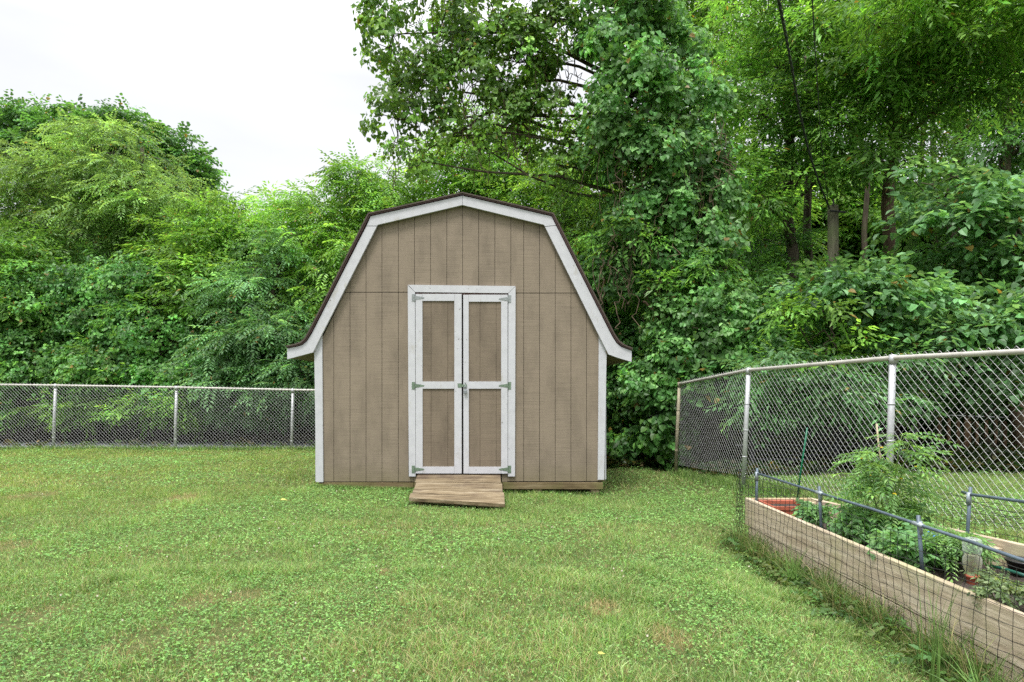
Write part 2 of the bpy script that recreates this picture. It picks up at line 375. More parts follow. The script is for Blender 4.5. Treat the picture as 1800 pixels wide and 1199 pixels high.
def spray_leaves(rng, O, ax, up, kind, scale, pal, vary=.2, spraycol=.2, mul=None):
    """instantiate sprays -> leaf arrays"""
    ax = unit(ax); S = unit(np.cross(up, ax)); up = np.cross(ax, S)
    B = np.stack([ax, S, up], -1)      # columns
    which = rng.integers(0, 8, len(O)); outs = []
    for t in range(8):
        m_ = which == t
        if not m_.any(): continue
        P, D, Nn, L, W = TEMPL[kind][t]; b = B[m_]; sc = scale*rng.uniform(.75, 1.25, m_.sum())
        p = O[m_][:, None]+np.einsum('nij,kj->nki', b, P)*sc[:, None, None]
        d = np.einsum('nij,kj->nki', b, D); n = np.einsum('nij,kj->nki', b, Nn)
        k = len(P); ns = m_.sum()
        c = (jitter_cols(rng, ns, pal, spraycol)*(1 if mul is None else mul[m_]))[:, None].repeat(k, 1).reshape(-1, 3)*np.exp(rng.normal(0, vary, (ns*k, 1)))
        if scale > .55: dead = rng.random(ns*k) < .010; c[dead] = np.array([.30, .21, .06])*rng.uniform(.7, 1.3, (dead.sum(), 1))
        outs.append((p.reshape(-1, 3), d.reshape(-1, 3), n.reshape(-1, 3), (L[None]*sc[:, None]).reshape(-1), (W[None]*sc[:, None]).reshape(-1), c))
    return [np.concatenate(a) for a in zip(*outs)]
LEAFCOUNT = [0]
def foliage_obj(name, chunks, broad, parent, mat='leaf'):
    P, D, Nn, L, W, C = [np.concatenate(a) for a in zip(*chunks)]
    V, sz, idx, k = leaf_mesh(P, D, Nn, L, W, broad); LEAFCOUNT[0] += len(P)
    return obj(name, V, sz, idx, M[mat], parent, col=np.repeat(C, k, 0))
PAL = {
 'bright': [(.165, .350, .060), (.130, .295, .055), (.235, .425, .080)],
 'mid': [(.135, .305, .060), (.110, .255, .055), (.185, .365, .075)],
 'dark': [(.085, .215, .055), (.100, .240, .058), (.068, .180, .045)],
 'blue': [(.125, .280, .105), (.100, .235, .085), (.190, .350, .165)],
 'feather': [(.185, .330, .100), (.160, .295, .088), (.235, .385, .120)],
 'vine': [(.085, .235, .062), (.105, .270, .068), (.160, .335, .080)],
 'ivy': [(.125, .290, .085), (.155, .335, .100), (.095, .240, .070), (.230, .420, .150)],
 'olive': [(.135, .265, .050), (.180, .320, .055), (.100, .220, .045)],
}
def crown(rng, blobs, kind, scale, pal, parent, name, rc=.42, nspray=15, fill=3.0, tips=.0, base=None, twigs=True):
    """blobs: (px,py,rpx_x,rpx_y,Y,depth_r,dens)"""
    chunks = []; TA, TB = [], []
    for (bx, by, rx, ry, bY, rd, dens) in blobs:
        c = PT(bx, by, bY); r = np.array([rx*bY/F, rd, ry*bY/F])
        area = 4*math.pi*(((r[0]*r[1])**1.6+(r[0]*r[2])**1.6+(r[1]*r[2])**1.6)/3)**(1/1.6)
        n = max(3, int(area*fill*dens/scale**1.2))
        d = unit(rng.normal(size=(n, 3))); back = (d[:, 1] > .35) & (rng.random(n) < .45); d[back, 1] *= -1
        rad = rng.uniform(.55, 1.0, (n, 1))**.6*np.where(rng.random((n, 1)) < .16, rng.uniform(1.08, 1.38, (n, 1)), np.clip(1+rng.normal(0, .10, (n, 1)), .7, 1.2))
        cc_ = c+d*rad*r
        cc_ = cc_[cc_[:, 2] > H(cc_[:, 0], cc_[:, 1])+.12]
        if twigs and base is not None and len(cc_):
            mid = c+(cc_-c)*.5+rng.normal(0, .12, cc_.shape); sel = rng.random(len(cc_)) < .55
            TA += [np.broadcast_to(c, cc_.shape)[sel], mid[sel]]; TB += [mid[sel], cc_[sel]]
        n = len(cc_)
        if n == 0: continue
        ns = max(4, int(nspray)); out = unit(cc_-c)
        clr = np.exp(rng.normal(0, .27, (n, 1)))
        dd = unit(rng.normal(size=(n, ns, 3))+out[:, None]*.7+np.array([0, 0, .35]))
        rr = rng.uniform(.25, 1, (n, ns, 1))**.5*rc*scale**.5*rng.uniform(.7, 1.3, (n, 1, 1))
        O = (cc_[:, None]+dd*rr*np.array([1, 1, .75 if kind == 'vine' else .42])).reshape(-1, 3); dd = dd.reshape(-1, 3)
        no = len(O); O[:, 2] = np.maximum(O[:, 2], H(O[:, 0], O[:, 1])+.05)
        if kind == 'vine':
            nor = unit(dd*np.array([1, 1, .5])+np.array([0, -.15, .25])+rng.normal(0, .25, (no, 3)))
            ax = np.array([0, 0, -1.])+rng.normal(0, .3, (no, 3)); ax = unit(ax-nor*np.sum(ax*nor, 1, keepdims=True)); up = nor
        else:
            ax = unit(dd*np.array([1, 1, .45])+np.array([0, 0, -.22])+rng.normal(0, .22, (no, 3)))
            up = unit(np.array([0, 0, 1.])+dd*.35+rng.normal(0, .22, (no, 3)))
        chunks.append(spray_leaves(rng, O, ax, up, kind, scale, pal, mul=np.repeat(clr, ns, 0)))
    o = foliage_obj(name, chunks, kind in ('vine', 'broad'), parent)
    return o, (TA, TB)
def tree(name, label, cat, rng_seed, trunk, parts, group=None, bark='bark', r0=.16, limbs=True, wig=.06):
    """trunk: list of world points; parts: (partname, kind, scale, pal, blobs, opts)"""
    rng = np.random.default_rng(rng_seed)
    T = np.array(trunk, float); base = T[0].copy(); base[2] = float(H(base[0], base[1]))
    t = thing(name, label, cat, tuple(base), group)
    T[0] = base-np.array([0, 0, .1])
    n = 14; s_ = np.linspace(0, len(T)-1, n); Tp = np.stack([np.interp(s_, np.arange(len(T)), T[:, k]) for k in range(3)], 1)
    Tp[1:-1] += rng.normal(0, wig, (n-2, 3))*np.array([1, 1, .2]); rad = r0*np.linspace(1.15, .35, n); rad[0] *= 1.35
    mb = MB(); mb.tube(Tp, rad, 9)
    TA, TB = [], []
    for (pn, kind, sc, pal, blobs, opts) in parts:
        if limbs:
            for (bx, by, rx, ry, bY, rd, dens) in blobs:
                c = PT(bx, by, bY); cand = Tp[:, 2] < c[2]-.1; k = int(np.argmin(np.linalg.norm(Tp-(c-[0, 0, .8]), axis=1)+~cand*100)); a = Tp[k]
                if np.linalg.norm(c-a) < .5: continue
                m1 = a+(c-a)*.5+np.array([0, 0, .25])+rng.normal(0, .15, 3); rl = min(rad[k]*.5, .042)
                mb.tube([a, a+(m1-a)*.5+rng.normal(0, .05, 3), m1, m1+(c-m1)*.5+rng.normal(0, .08, 3), c], np.linspace(rl, rl*.25, 5), 6)
        o, (a_, b_) = crown(rng, blobs, kind, sc, PAL[pal], t, pn, base=base, **opts); TA += a_; TB += b_
    tr = mb.build('trunk', M[bark], t, smooth=True)
    if TA:
        V, idx = prisms(np.concatenate(TA), np.concatenate(TB), .011, .007, 4)
        obj('twigs', V, 4, idx, M['bark'], t)
    return t

# ================================================================== SHED
YS = 8.33; PPM = F/YS
def sx(px): return (px-CX)/PPM
def sz(py): return EYE-(py-HY)/PPM
def S2(px, py): return (sx(px), sz(py))
DEP = 3.6
shed = thing('shed', 'tan gambrel roofed wooden shed with white trim and double doors on the lawn', 'shed', (sx(810), YS, float(H(sx(810), YS))))
# outline of the front wall in px, as function of x: top edge under the roof
def top_at(px):
    pts = [(553, 622), (665.5, 392), (813.6, 357), (956, 392), (1069, 624)]
    return float(np.interp(px, [p[0] for p in pts], [p[1] for p in pts]))
def col_poly(a, b, ybot, ytop=None):
    """column between px a..b, from ybot up to the roof outline (or ytop)"""
    ks = [665.5, 813.6, 956]
    if ytop is not None: ks += [553+(622-ytop)/(622-392)*112.5, 956+(ytop-392)/(624-392)*113]
    xs = [a]+[k for k in sorted(ks) if a < k < b]+[b]
    top = [(x, top_at(x) if ytop is None else max(ytop, top_at(x))) for x in reversed(xs)]
    return [S2(a, ybot), S2(b, ybot)]+[S2(x, y) for x, y in top]
grooves = [556.5, 586.7, 615.3, 643.4, 671.4, 700.2, 728.6, 757, 785.4, 813.2, 841.4, 869.9, 898, 920.6, 948.4, 976, 1003.6, 1031, 1063]
mb = MB(); g = .75
def clipcols(y0, y1, xa, xb, front):
    """planks between px rows y0 (top) and y1 (bottom), px columns xa..xb"""
    gs = [xa]+[k for k in grooves if xa+2 < k < xb-2]+[xb]
    for a, b in zip(gs[:-1], gs[1:]):
        a2, b2 = a+(g*.5 if a in grooves else 0), b-(g*.5 if b in grooves else 0)
        lo = y1
        if top_at(a2) > y1 and top_at(b2) > y1: continue
        if y0 is None: poly = col_poly(a2, b2, lo)
        else: poly = col_poly(a2, b2, lo, y0)
        mb.prismXZ(poly, front, YS+.022)
clipcols(None, 513.2, 606.4, 717, YS); clipcols(None, 503, 716, 906, YS-.0003); clipcols(None, 514.6, 905.5, 1016, YS)
clipcols(514.4, 846.5, 556.5, 718, YS); clipcols(515.8, 846, 905, 1063, YS)
mb.prismXZ([S2(718, 846.4), S2(726.7, 846.4), S2(726.7, 837.3), S2(718, 837.3)], YS-.0012, YS+.022); mb.prismXZ([S2(892, 846), S2(905, 846), S2(905, 833), S2(892, 833)], YS, YS+.022)
mb.prismXZ([S2(882, 847), S2(891.6, 847), S2(891.6, 833), S2(882, 833)], YS-.002, YS+.022); mb.prismXZ([S2(727, 847), S2(732.6, 847), S2(732.6, 833), S2(727, 833)], YS-.002, YS+.0215)
mb.build('front_wall', M['siding_tan'], shed)
# dark backing behind the grooves / inside
b = MB(); b.prismXZ([S2(557, 846), S2(1062, 846), S2(1062, 618), S2(955, 396), S2(813.6, 361), S2(667, 396), S2(557, 618)], YS+.020, YS+.05); b.build('wall_sheathing', M['dark_gap'], shed)
# side and back walls
b = MB(); yl = sz(846); 
for x0, x1 in ((sx(556), sx(558.5)), (sx(1060.5), sx(1063))): b.box(x0, x1, YS+.0225, YS+DEP-.03, yl, sz(612))
b.prismXZ([S2(557, 846), S2(1062, 846), S2(1062, 618), S2(955, 396), S2(813.6, 361), S2(667, 396), S2(557, 618)], YS+DEP-.03, YS+DEP)
b.build('side_wall', M['siding_tan'], shed)
# corner trim
for nm, (a0, a1, t0, b0, b1, t1) in {'l': (553.3, 567, 590, 556.5, 569, 847), 'r': (1052.3, 1066, 596, 1050.5, 1061.5, 843)}.items():
    b = MB(); yt = 600 if nm == 'l' else 603
    poly = [S2(b0, t1), S2(b1, t1), S2(a1, 588 if nm == 'l' else 617), S2(a0, 617 if nm == 'l' else 590)]
    b.prismXZ(poly, YS-.022, YS-.0005)
    b.box(sx(a0 if nm == 'l' else a1-2.6), sx(a0+2.6 if nm == 'l' else a1), YS+.0235, YS+.09, sz(t1), sz(625)); b.build('corner_trim', M['white_paint'], shed)
# rake boards (white fascia), front overhang
out_l = [(508, 613.6), (524, 610.5), (534, 607.5), (542.5, 600.5), (551, 587), (653.5, 382.7), (813.6, 346.7)]
inn_l = [(508, 631.8), (530, 626), (552.5, 619.5), (568.5, 587), (665.5, 397.4), (813.6, 362.7)]
out_r = [(813.6, 346.7), (968.7, 382.7), (1074, 591), (1082, 603.5), (1090.5, 610.5), (1100, 614), (1108.8, 617.5)]
inn_r = [(813.6, 362.7), (956, 397.4), (1052.5, 592), (1068.5, 623), (1108.8, 636)]
def strip(mb, A, B, y0, y1):
    """quad strip between two poly-lines resampled by arc fraction"""
    def rs(P, n=25):
        P = np.array(P, float); d = np.r_[0, np.cumsum(np.linalg.norm(np.diff(P, axis=0), axis=1))]; t = np.linspace(0, d[-1], n)
        return np.stack([np.interp(t, d, P[:, 0]), np.interp(t, d, P[:, 1])], 1)
    return rs(A), rs(B)
def seg(mb, poly, y0, y1): mb.prismXZ([S2(*p) for p in poly], y0, y1)
YF = YS-.065
for lr in (0, 1):
    b = MB()
    if lr == 0:
        seg(b, [(653.5, 382.7), (646.5, 399), (664.7, 399), (665.5, 397.4), (813.3, 362.8), (813.3, 346.8)][::-1], YF, YS-.024)
        b2 = MB(); seg(b2, [(508, 613.6), (524, 610.5), (534, 607.5), (542.5, 600.5), (551, 587), (646.0, 400), (664.2, 400), (568.5, 588), (553, 619.8), (530, 626), (508, 632)][::-1], YF, YS-.024)
    else:
        seg(b, [(813.9, 346.8), (813.9, 362.8), (956, 397.4), (957.3, 400), (976.3, 398), (968.7, 382.7)], YF, YS-.024)
        b2 = MB(); seg(b2, [(976.8, 399), (957.8, 401), (1052.5, 592), (1068.5, 623.5), (1085, 629.5), (1108.5, 636.5), (1108.8, 617.5), (1100, 614), (1090.5, 610.5), (1082, 603.5), (1074, 591)], YF, YS-.024)
    b.build('rake_board', M['white_paint'], shed); b2.build('rake_board', M['white_paint'], shed)
# roof: profile strip with thickness, running back
prof = [(507.6, 612.4), (524, 609.2), (534, 606), (542, 599), (550, 585.5), (652.6, 381.5), (813.6, 345.3), (969.6, 381.5), (1075.2, 590), (1083.2, 602.3), (1091.5, 609.3), (1100, 612.8), (1109.2, 616.2)]
outp = [(506.8, 608.3), (521.5, 605.2), (531.6, 601.6), (538.3, 595.5), (546, 582.6), (648.8, 377.4), (813.6, 340.8), (973.2, 377.4), (1079.2, 587.5), (1086.7, 598.8), (1094.3, 605.4), (1101.5, 608.9), (1110.2, 612)]
outp = [(p_[0]*.22+o_[0]*.78, p_[1]*.22+o_[1]*.78) for p_, o_ in zip(prof, outp)]
def roof_mesh(inner, outer, y0, y1, name, mat):
    V, Fc = [], []
    n = len(inner)
    for (a, b_) in zip(inner, outer):
        (x0, z0), (x1, z1) = S2(*a), S2(*b_); V += [(x0, y0, z0), (x1, y0, z1), (x1, y1, z1), (x0, y1, z0)]
    for i in range(n-1):
        a, b_ = 4*i, 4*(i+1); Fc += [(a, b_, b_+1, a+1), (a+1, b_+1, b_+2, a+2), (a+2, b_+2, b_+3, a+3), (a+3, b_+3, b_, a)]
    Fc += [(0, 1, 2, 3), (4*n-1, 4*n-2, 4*n-3, 4*n-4)]
    m_ = MB(); m_.add(V, Fc); return m_.build(name, mat, shed)
mid = [((a[0]*.45+b_[0]*.55), (a[1]*.45+b_[1]*.55)) for a, b_ in zip(prof, outp)]
roof_mesh(prof, mid, YF-.012, YS+DEP+.06, 'drip_edge', M['drip_edge'])
mid2 = [((a[0]*.42+b_[0]*.58), (a[1]*.42+b_[1]*.58)) for a, b_ in zip(prof, outp)]
top2 = [(813.6+(o[0]-813.6)*1.002, o[1]-.8) for o in outp]
roof_mesh(mid2, top2, YF-.028, YS+DEP+.08, 'roof', M['shingle'])
# soffit boards under the eaves
b = MB(); b.prismXZ([S2(509, 630), S2(555, 619), S2(555, 613), S2(509, 624)], YS-.0235, YS+DEP); b.build('soffit', M['siding_tan'], shed)
b = MB(); b.prismXZ([S2(1064, 621), S2(1108, 634), S2(1108, 628), S2(1064, 615)], YS-.0235, YS+DEP); b.build('soffit', M['siding_tan'], shed)
# door frame (mitred)
b = MB(); y0, y1 = YS-.030, YS-.0008
b.prismXZ([S2(*p) for p in [(717.4, 502), (719.3, 837), (731, 837), (730, 514.3), (717.6, 502.2)]][::1], y0, y1)
b.prismXZ([S2(*p) for p in [(717.9, 501.3), (730.4, 514), (893.3, 516), (906, 503.6)]], y0, y1)
b.prismXZ([S2(*p) for p in [(893.6, 516.3), (893, 837), (905.2, 837), (906.3, 504)]], y0, y1)
b.build('door_frame', M['white_paint'], shed)
b = MB(); b.prismXZ([S2(*p) for p in [(729, 513.5), (729, 834), (894, 834), (894, 515)]], YS-.004, YS-.001); b.build('door_gap', M['dark_gap'], shed)
b = MB(); b.prismXZ([S2(*p) for p in [(730.6, 514.4), (730.6, 517.4), (893.2, 519.4), (893.2, 516.4)]], YS-.012, YS-.0045); b.build('door_header', M['header_brown'], shed)
def hinge(px, py, d, mat, parent, w_=1):
    b = MB(); yf = YS-.0335
    b.prismXZ([S2(*p) for p in ([(px-2.4, py-6.5), (px-2.4, py+6.5), (px+2.4, py+6.5), (px+2.4, py-6.5)])], yf, YS-.0302)
    a = [(px+d*2.6, py-3.6), (px+d*2.6, py+3.6), (px+d*19, py+.9), (px+d*19, py-.9)]
    if d < 0: a = a[::-1]
    b.prismXZ([S2(*p) for p in a], yf-.0005, YS-.0302)
    c = S2(px+d*2.4, py); b.tube([(c[0], YS-.037, c[1]-.045), (c[0], YS-.037, c[1]+.045)], .005, 8)
    for t in (5.5, 10.5): 
        c = S2(px+d*t, py); b.tube([(c[0], yf-.004, c[1]), (c[0], yf+.001, c[1])], .0045 if t < 8 else .0035, 6)
    return b.build('hinge', mat, parent)
def door(x0, x1, ls, rs, yt, yb, gr, side):
    b = MB(); gs = [x0+4]+gr+[x1-4]
    for a, c in zip(gs[:-1], gs[1:]): b.prismXZ([S2(a+.5, yb-3), S2(c-.5, yb-3), S2(c-.5, yt+3), S2(a+.5, yt+3)], YS-.016, YS-.005)
    b.prismXZ([S2(x0+4, yb-3), S2(x1-4, yb-3), S2(x1-4, yt+3), S2(x0+4, yt+3)], YS-.011, YS-.0045)
    d = b.build('door', M['siding_door'], shed)
    b = MB(); y0, y1 = YS-.0302, YS-.0162
    P = lambda l: b.prismXZ([S2(*p) for p in l], y0, y1)
    P([(x0, yt), (x0+.4, yb), (ls+.6, yb-11.5), (ls, yt+12.3)] if 0 else [(x0, yt+.2), (x0+.5, yb-.2), (ls+.5, yb-.2), (ls, yt+.2)])
    P([(rs, yt), (rs, yb), (x1, yb), (x1, yt)])
    P([(ls+.25, yt), (ls+.25, yt+12.3), (rs-.25, yt+12.3), (rs-.25, yt)])
    P([(ls+.25, 670.7), (ls+.25, 683.3), (rs-.25, 683.3), (rs-.25, 670.7)])
    P([(ls+.7, yb-11.8), (ls+.7, yb), (rs-.25, yb), (rs-.25, yb-11.8)])
    b.build('door_trim', M['white_paint'], d)
    px = 727 if side < 0 else 896
    for py, mt in ((524 if side < 0 else 526, 'hinge_grey'), (678, 'hinge_green'), (824.5, 'hinge_green')): hinge(px, py, -side, M[mt], d)
    return d
dl = door(731, 811.8, 743, 799, 517.2, 831.8, [758.2, 787.4], -1)
dr = door(814.6, 892.4, 824, 881, 518.6, 832, [844, 872.4], 1)
b = MB(); b.prismXZ([S2(*p) for p in [(805, 674), (805, 681), (812, 681), (812, 674)]], YS-.0345, YS-.0306); b.prismXZ([S2(*p) for p in [(812.2, 676), (812.2, 680), (821, 680), (821, 676)]], YS-.0385, YS-.0345)
b.build('latch', M['hinge_green'], dl)
b = MB(); b.prismXZ([S2(*p) for p in [(817, 672.5), (817, 684), (819.6, 684), (819.6, 672.5)]], YS-.0345, YS-.0306); c = S2(818.3, 678)
b.tube([(c[0], YS-.034, c[1]), (c[0], YS-.05, c[1]+.004)], .006, 8); b.build('staple', M['hinge_grey'], dr)
lock = thing('padlock', 'small steel padlock hanging on the shed door latch', 'padlock', (c[0], YS-.05, sz(693)))
b = MB(); b.bbox(sx(815.6), sx(821.4), YS-.062, YS-.042, sz(692), sz(685.5), .003); b.build('lock_body', M['steel'], lock)
a0 = np.linspace(0, math.pi, 9); b = MB(); b.tube([(c[0]-.014, YS-.052, sz(686))]+[(c[0]-.014*math.cos(t), YS-.052, sz(681)+.014*math.sin(t)) for t in a0]+[(c[0]+.014, YS-.052, sz(686))], .0035, 7); b.build('shackle', M['steel'], lock, True)
# skids and blocks
b = MB(); b.bbox(sx(562), sx(727), YS-.012, YS+.03, sz(857), sz(848.3), .003); b.bbox(sx(884), sx(1059.5), YS-.035, YS+.02, sz(859.5), sz(848.0), .004); b.box(sx(727.5), sx(883.6), YS-.006, YS+.03, sz(858), sz(848)); b.box(sx(562), sx(1057), YS+.04, YS+DEP, sz(857), sz(849))
b.build('skid_board', M['skid_wood'], shed)
b = MB(); b.bbox(sx(893), sx(892+13), YS-.005, YS-.0005, sz(846), sz(833.5), .001) if 0 else b.box(sx(560), sx(1058), YS+.031, YS+.0395, sz(858), sz(847)); b.build('floor_rim', M['dark_gap'], shed)
for px in (945, 1046, 1010):
    b = MB(); hh = .35 if px == 1010 else 0; b.bbox(sx(px-7.5), sx(px+7.5), YS+hh, YS+hh+.2, -.2, sz(859.8), .004); b.build('foundation_block', M['soil_block'], shed)

# ------------------------------------------------------------------ ramp
rp = thing('ramp', 'weathered brown wooden ramp of planks leading up to the shed doors', 'ramp', (-.64, 7.7, 0))
TLp, TRp = np.array([sx(736), 8.292, .190]), np.array([sx(881.5), 8.292, .188]); BLp, BRp = np.array([-1.137, 7.27, .062]), np.array([-.094, 7.06, .040])
fr = [0, .33, .645, .80, 1.0]; rng = np.random.default_rng(5)
nrm = unit(np.cross(TRp-TLp, TLp-BLp))*(1 if np.cross(TRp-TLp, TLp-BLp)[2] > 0 else -1)
for i in range(4):
    f0, f1 = fr[i]+.009, fr[i+1]-.009; j = rng.normal(0, .010, 4)
    a, c = TLp+(BLp-TLp)*f0, TRp+(BRp-TRp)*f0; d, e = TLp+(BLp-TLp)*f1, TRp+(BRp-TRp)*f1
    a = a+[j[0], 0, 0]; d = d+[j[0], 0, j[2]*.6]; c = c+[j[1], 0, 0]; e = e+[j[1], 0, j[3]*.6]
    b = MB(); top = [d, e, c, a]; b.hexa([t-nrm*.036 for t in top], top); b.build('plank', M['ramp_wood'], rp)
b = MB()
for s_ in (.12, .5, .88):
    p, q_ = TLp+(TRp-TLp)*s_-nrm*.075, BLp+(BRp-BLp)*s_-nrm*.06; b.beam(p+(q_-p)*.03, p+(q_-p)*.93, .04, .07)
b.build('stringer', M['skid_wood'], rp)

# ================================================================== CHAIN LINK FENCES
def chainlink(path, zlo, zhi, Wd=.072, r=.0021, nseg_jit=.0):
    """path: dense polyline of (x,y); zlo/zhi: functions of arclength u -> z"""
    P = np.array(path, float); d = np.r_[0, np.cumsum(np.linalg.norm(np.diff(P, axis=0), axis=1))]; Lt = d[-1]
    ncol = int(Lt/(Wd/2)); A, B = [], []
    for j in range(ncol):
        u0 = j*Wd/2; um = u0+Wd/4; lo, hi = zlo(um), zhi(um); base = lo if False else hi
        nr = int((hi-lo)/(Wd/2)); z = hi-np.arange(nr+1)*Wd/2
        # j even/odd: hooks coincide on shared columns
        u = np.where(np.arange(nr+1) % 2 == (j % 2), u0, u0+Wd/2)
        x = np.interp(u, d, P[:, 0]); y = np.interp(u, d, P[:, 1])
        off = np.where(np.arange(nr+1) % 2 == (j % 2), .0022, -.0022)
        pts = np.stack([x, y+off, z+(zhi(u0)-hi)*0], 1); A.append(pts[:-1]); B.append(pts[1:])
    return np.concatenate(A), np.concatenate(B)
def post_mb(x, y, z0, z1, r, lean=(0, 0), cap=True):
    b = MB(); b.tube([(x+lean[0], y+lean[1], z0-.1), (x+lean[0]*.5, y, (z0+z1)/2), (x, y, z1)], r, 12); return b
def fence(name, label, postxy, railz, groundz, post_r, posts_mat, rail_r, density_pts=60, leans=None, rail_mat='galv_rail', mesh_r=.0021, rail_skip=0, group=None):
    P = np.array(postxy, float)
    t = thing(name, label, 'fence', (P[0][0], P[0][1], groundz[0]), group)
    # smooth path through the posts
    s_ = np.linspace(0, len(P)-1, density_pts); px = np.interp(s_, range(len(P)), P[:, 0]); py = np.interp(s_, range(len(P)), P[:, 1])
    d = np.r_[0, np.cumsum(np.hypot(np.diff(px), np.diff(py)))]
    rz = np.interp(s_, range(len(P)), railz); gz = np.interp(s_, range(len(P)), groundz)
    k = np.ones(5)/5
    A, B = chainlink(np.stack([px, py], 1), lambda u: np.interp(u, d, gz), lambda u: np.interp(u, d, rz)+.042, r=mesh_r)
    V, idx = prisms(A, B, mesh_r, None, 4); obj('mesh', V, 4, idx, M['galv_wire'], t)
    b = MB(); pts = np.stack([px, py+.022, rz], 1); b.tube(pts[rail_skip:], rail_r, 10)
    b.build('top_rail', M[rail_mat], t, True)
    for i, (x, y) in enumerate(P):
        ln = (0, 0) if leans is None else leans[i]
        if posts_mat[i] is None: continue
        b = post_mb(x, y+.03, groundz[i], railz[i]-.005, post_r, ln); b.tube([(x, y+.026, railz[i]-.05), (x, y+.026, railz[i]+.028)], post_r*1.18, 12)
        for zz in np.arange(groundz[i]+.25, railz[i]-.1, .32): b.tube([(x+ln[0]*(railz[i]-zz)/1.3, y+.03, zz), (x+ln[0]*(railz[i]-zz)/1.3, y+.03, zz+.012)], post_r*1.12, 12)
        b.build('post', M[posts_mat[i]], t, True)
    return t
YB = 13.4; k = YB/F
bx = [(p-CX)*k for p in (-330, -117, 96, 309, 514, 719, 924, 1130)]
brz = [EYE-(p-HY)*k for p in (673, 675, 677.5, 681, 685.5, 688, 690, 692)]; bgz = [EYE-(p-HY)*k for p in (790, 790, 791, 794, 797.5, 800, 801, 802)]
fence('back_fence', 'galvanised chain link fence along the back of the lawn left of the shed', [(x, YB) for x in bx], brz, bgz, .030, ['galv']*8, .021,
      leans=[(-.05, 0)]*3+[(-.03, 0)]*2+[(0, 0)]*3, rail_mat='galv_rail', mesh_r=.0016)
sp = [(2.40, 13.1), (2.66, 10.36), (2.86, 7.88), (3.30, 5.64), (3.72, 3.35), (4.1, 1.1)]
srz = [1.05, EYE-(675-HY)*10.36/F, EYE-(650.5-HY)*7.88/F, EYE-(629-HY)*5.64/F, EYE+.245, EYE+.25]
sgz = [-.05, .045, .2, .25, .26, .26]
# bow the side fence slightly between posts, as the rail in the photograph does
fence('side_fence', 'tall galvanised chain link fence with pale top rail running past the raised bed', sp, srz, sgz, .028, [None, 'rust_post', 'galv', 'galv', 'galv', 'galv'], .021,
      leans=[(0, 0), (-.06, 0), (-.062, 0), (-.04, 0), (0, 0), (0, 0)], density_pts=61, rail_skip=12, mesh_r=.0015)

# ================================================================== RAISED BED
def fx(y): return 2.05+.065*(5.75-y)         # outer face of the long board facing the lawn
def bxk(y): return 2.63+.16*(5.75-y)          # outer face of the long board facing the fence
bed = thing('raised_bed', 'long raised garden bed of pale weathered timber boards beside the side fence', 'garden bed', (2.3, 4.5, 0))
def longboard(f, y0, y1, z0a, z0b, h, th, mat, name='board', ny=16, jit=.003, seed=1):
    r_ = np.random.default_rng(seed); b = MB(); ys = np.linspace(y0, y1, ny); V = []
    wv = np.cumsum(r_.normal(0, jit*.4, ny)); wv -= np.linspace(wv[0], wv[-1], ny)
    for i, y in enumerate(ys):
        t = (y-y0)/(y1-y0); z0 = z0a+(z0b-z0a)*t; x = f(y)+wv[i]; c = .004
        V += [(x, y, z0+c), (x, y, z0+h-c), (x+c, y, z0+h), (x+th-c, y, z0+h), (x+th, y, z0+h-c), (x+th, y, z0)]
    Fc = [(6*i+k_, 6*i+(k_+1) % 6, 6*(i+1)+(k_+1) % 6, 6*(i+1)+k_) for i in range(ny-1) for k_ in range(6)]+[tuple(range(5, -1, -1)), tuple(6*(ny-1)+k_ for k_ in range(6))]
    b.add(V, Fc); return b.build(name, M[mat], bed)
# near boards: top at ~.32, seam ~.10
longboard(fx, 5.75, 1.9, .083, .035, .238, .038, 'bed_wood', 'board', seed=2)
longboard(lambda y: fx(y)+.006, 5.70, 1.9, -.16, -.21, .238, .038, 'bed_wood', 'board', seed=3)
longboard(lambda y: bxk(y)-.038, 5.75, 1.9, .083, .21, .238, .038, 'bed_wood', 'board', seed=4)
b = MB(); b.bbox(fx(5.75)+.0385, bxk(5.75)-.0385, 5.712, 5.75, .083, .320, .004); b.build('end_board', M['bed_wood_cross'], bed)
b = MB(); b.bbox(fx(5.75)+.044, bxk(5.75)-.0385, 5.712, 5.748, -.15, .0815, .004); b.build('end_board', M['bed_wood_cross'], bed)
for (x, y) in ((bxk(5.6)-.12, 5.62), (fx(5.6)+.04, 5.62), (bxk(3.85)-.125, 3.85)):
    b = MB(); b.bbox(x, x+.08, y, y+.088, -.1, .30 if y > 5 else .34, .004); b.build('corner_post', M['bed_wood'], bed)
ys = np.linspace(1.9, 5.711, 90); V = []; nxs = 20
r_ = np.random.default_rng(8)
for y in ys:
    for k_ in range(nxs):
        t = k_/(nxs-1); x = fx(y)+.04+(bxk(y)-.04-fx(y)-.04)*t
        V.append((x, y, .185+.02*(5.7-y)*.5+.05*t*(5.7-y)*.4+.05*(float(VN.fbm(x*6, y*6, 3))-.5)))
Q = [(i*nxs+k_, i*nxs+k_+1, (i+1)*nxs+k_+1, (i+1)*nxs+k_) for i in range(len(ys)-1) for k_ in range(nxs-1)]
obj('soil', np.array(V), 4, np.array(Q).ravel(), M['garden_soil'], bed, smooth=True)
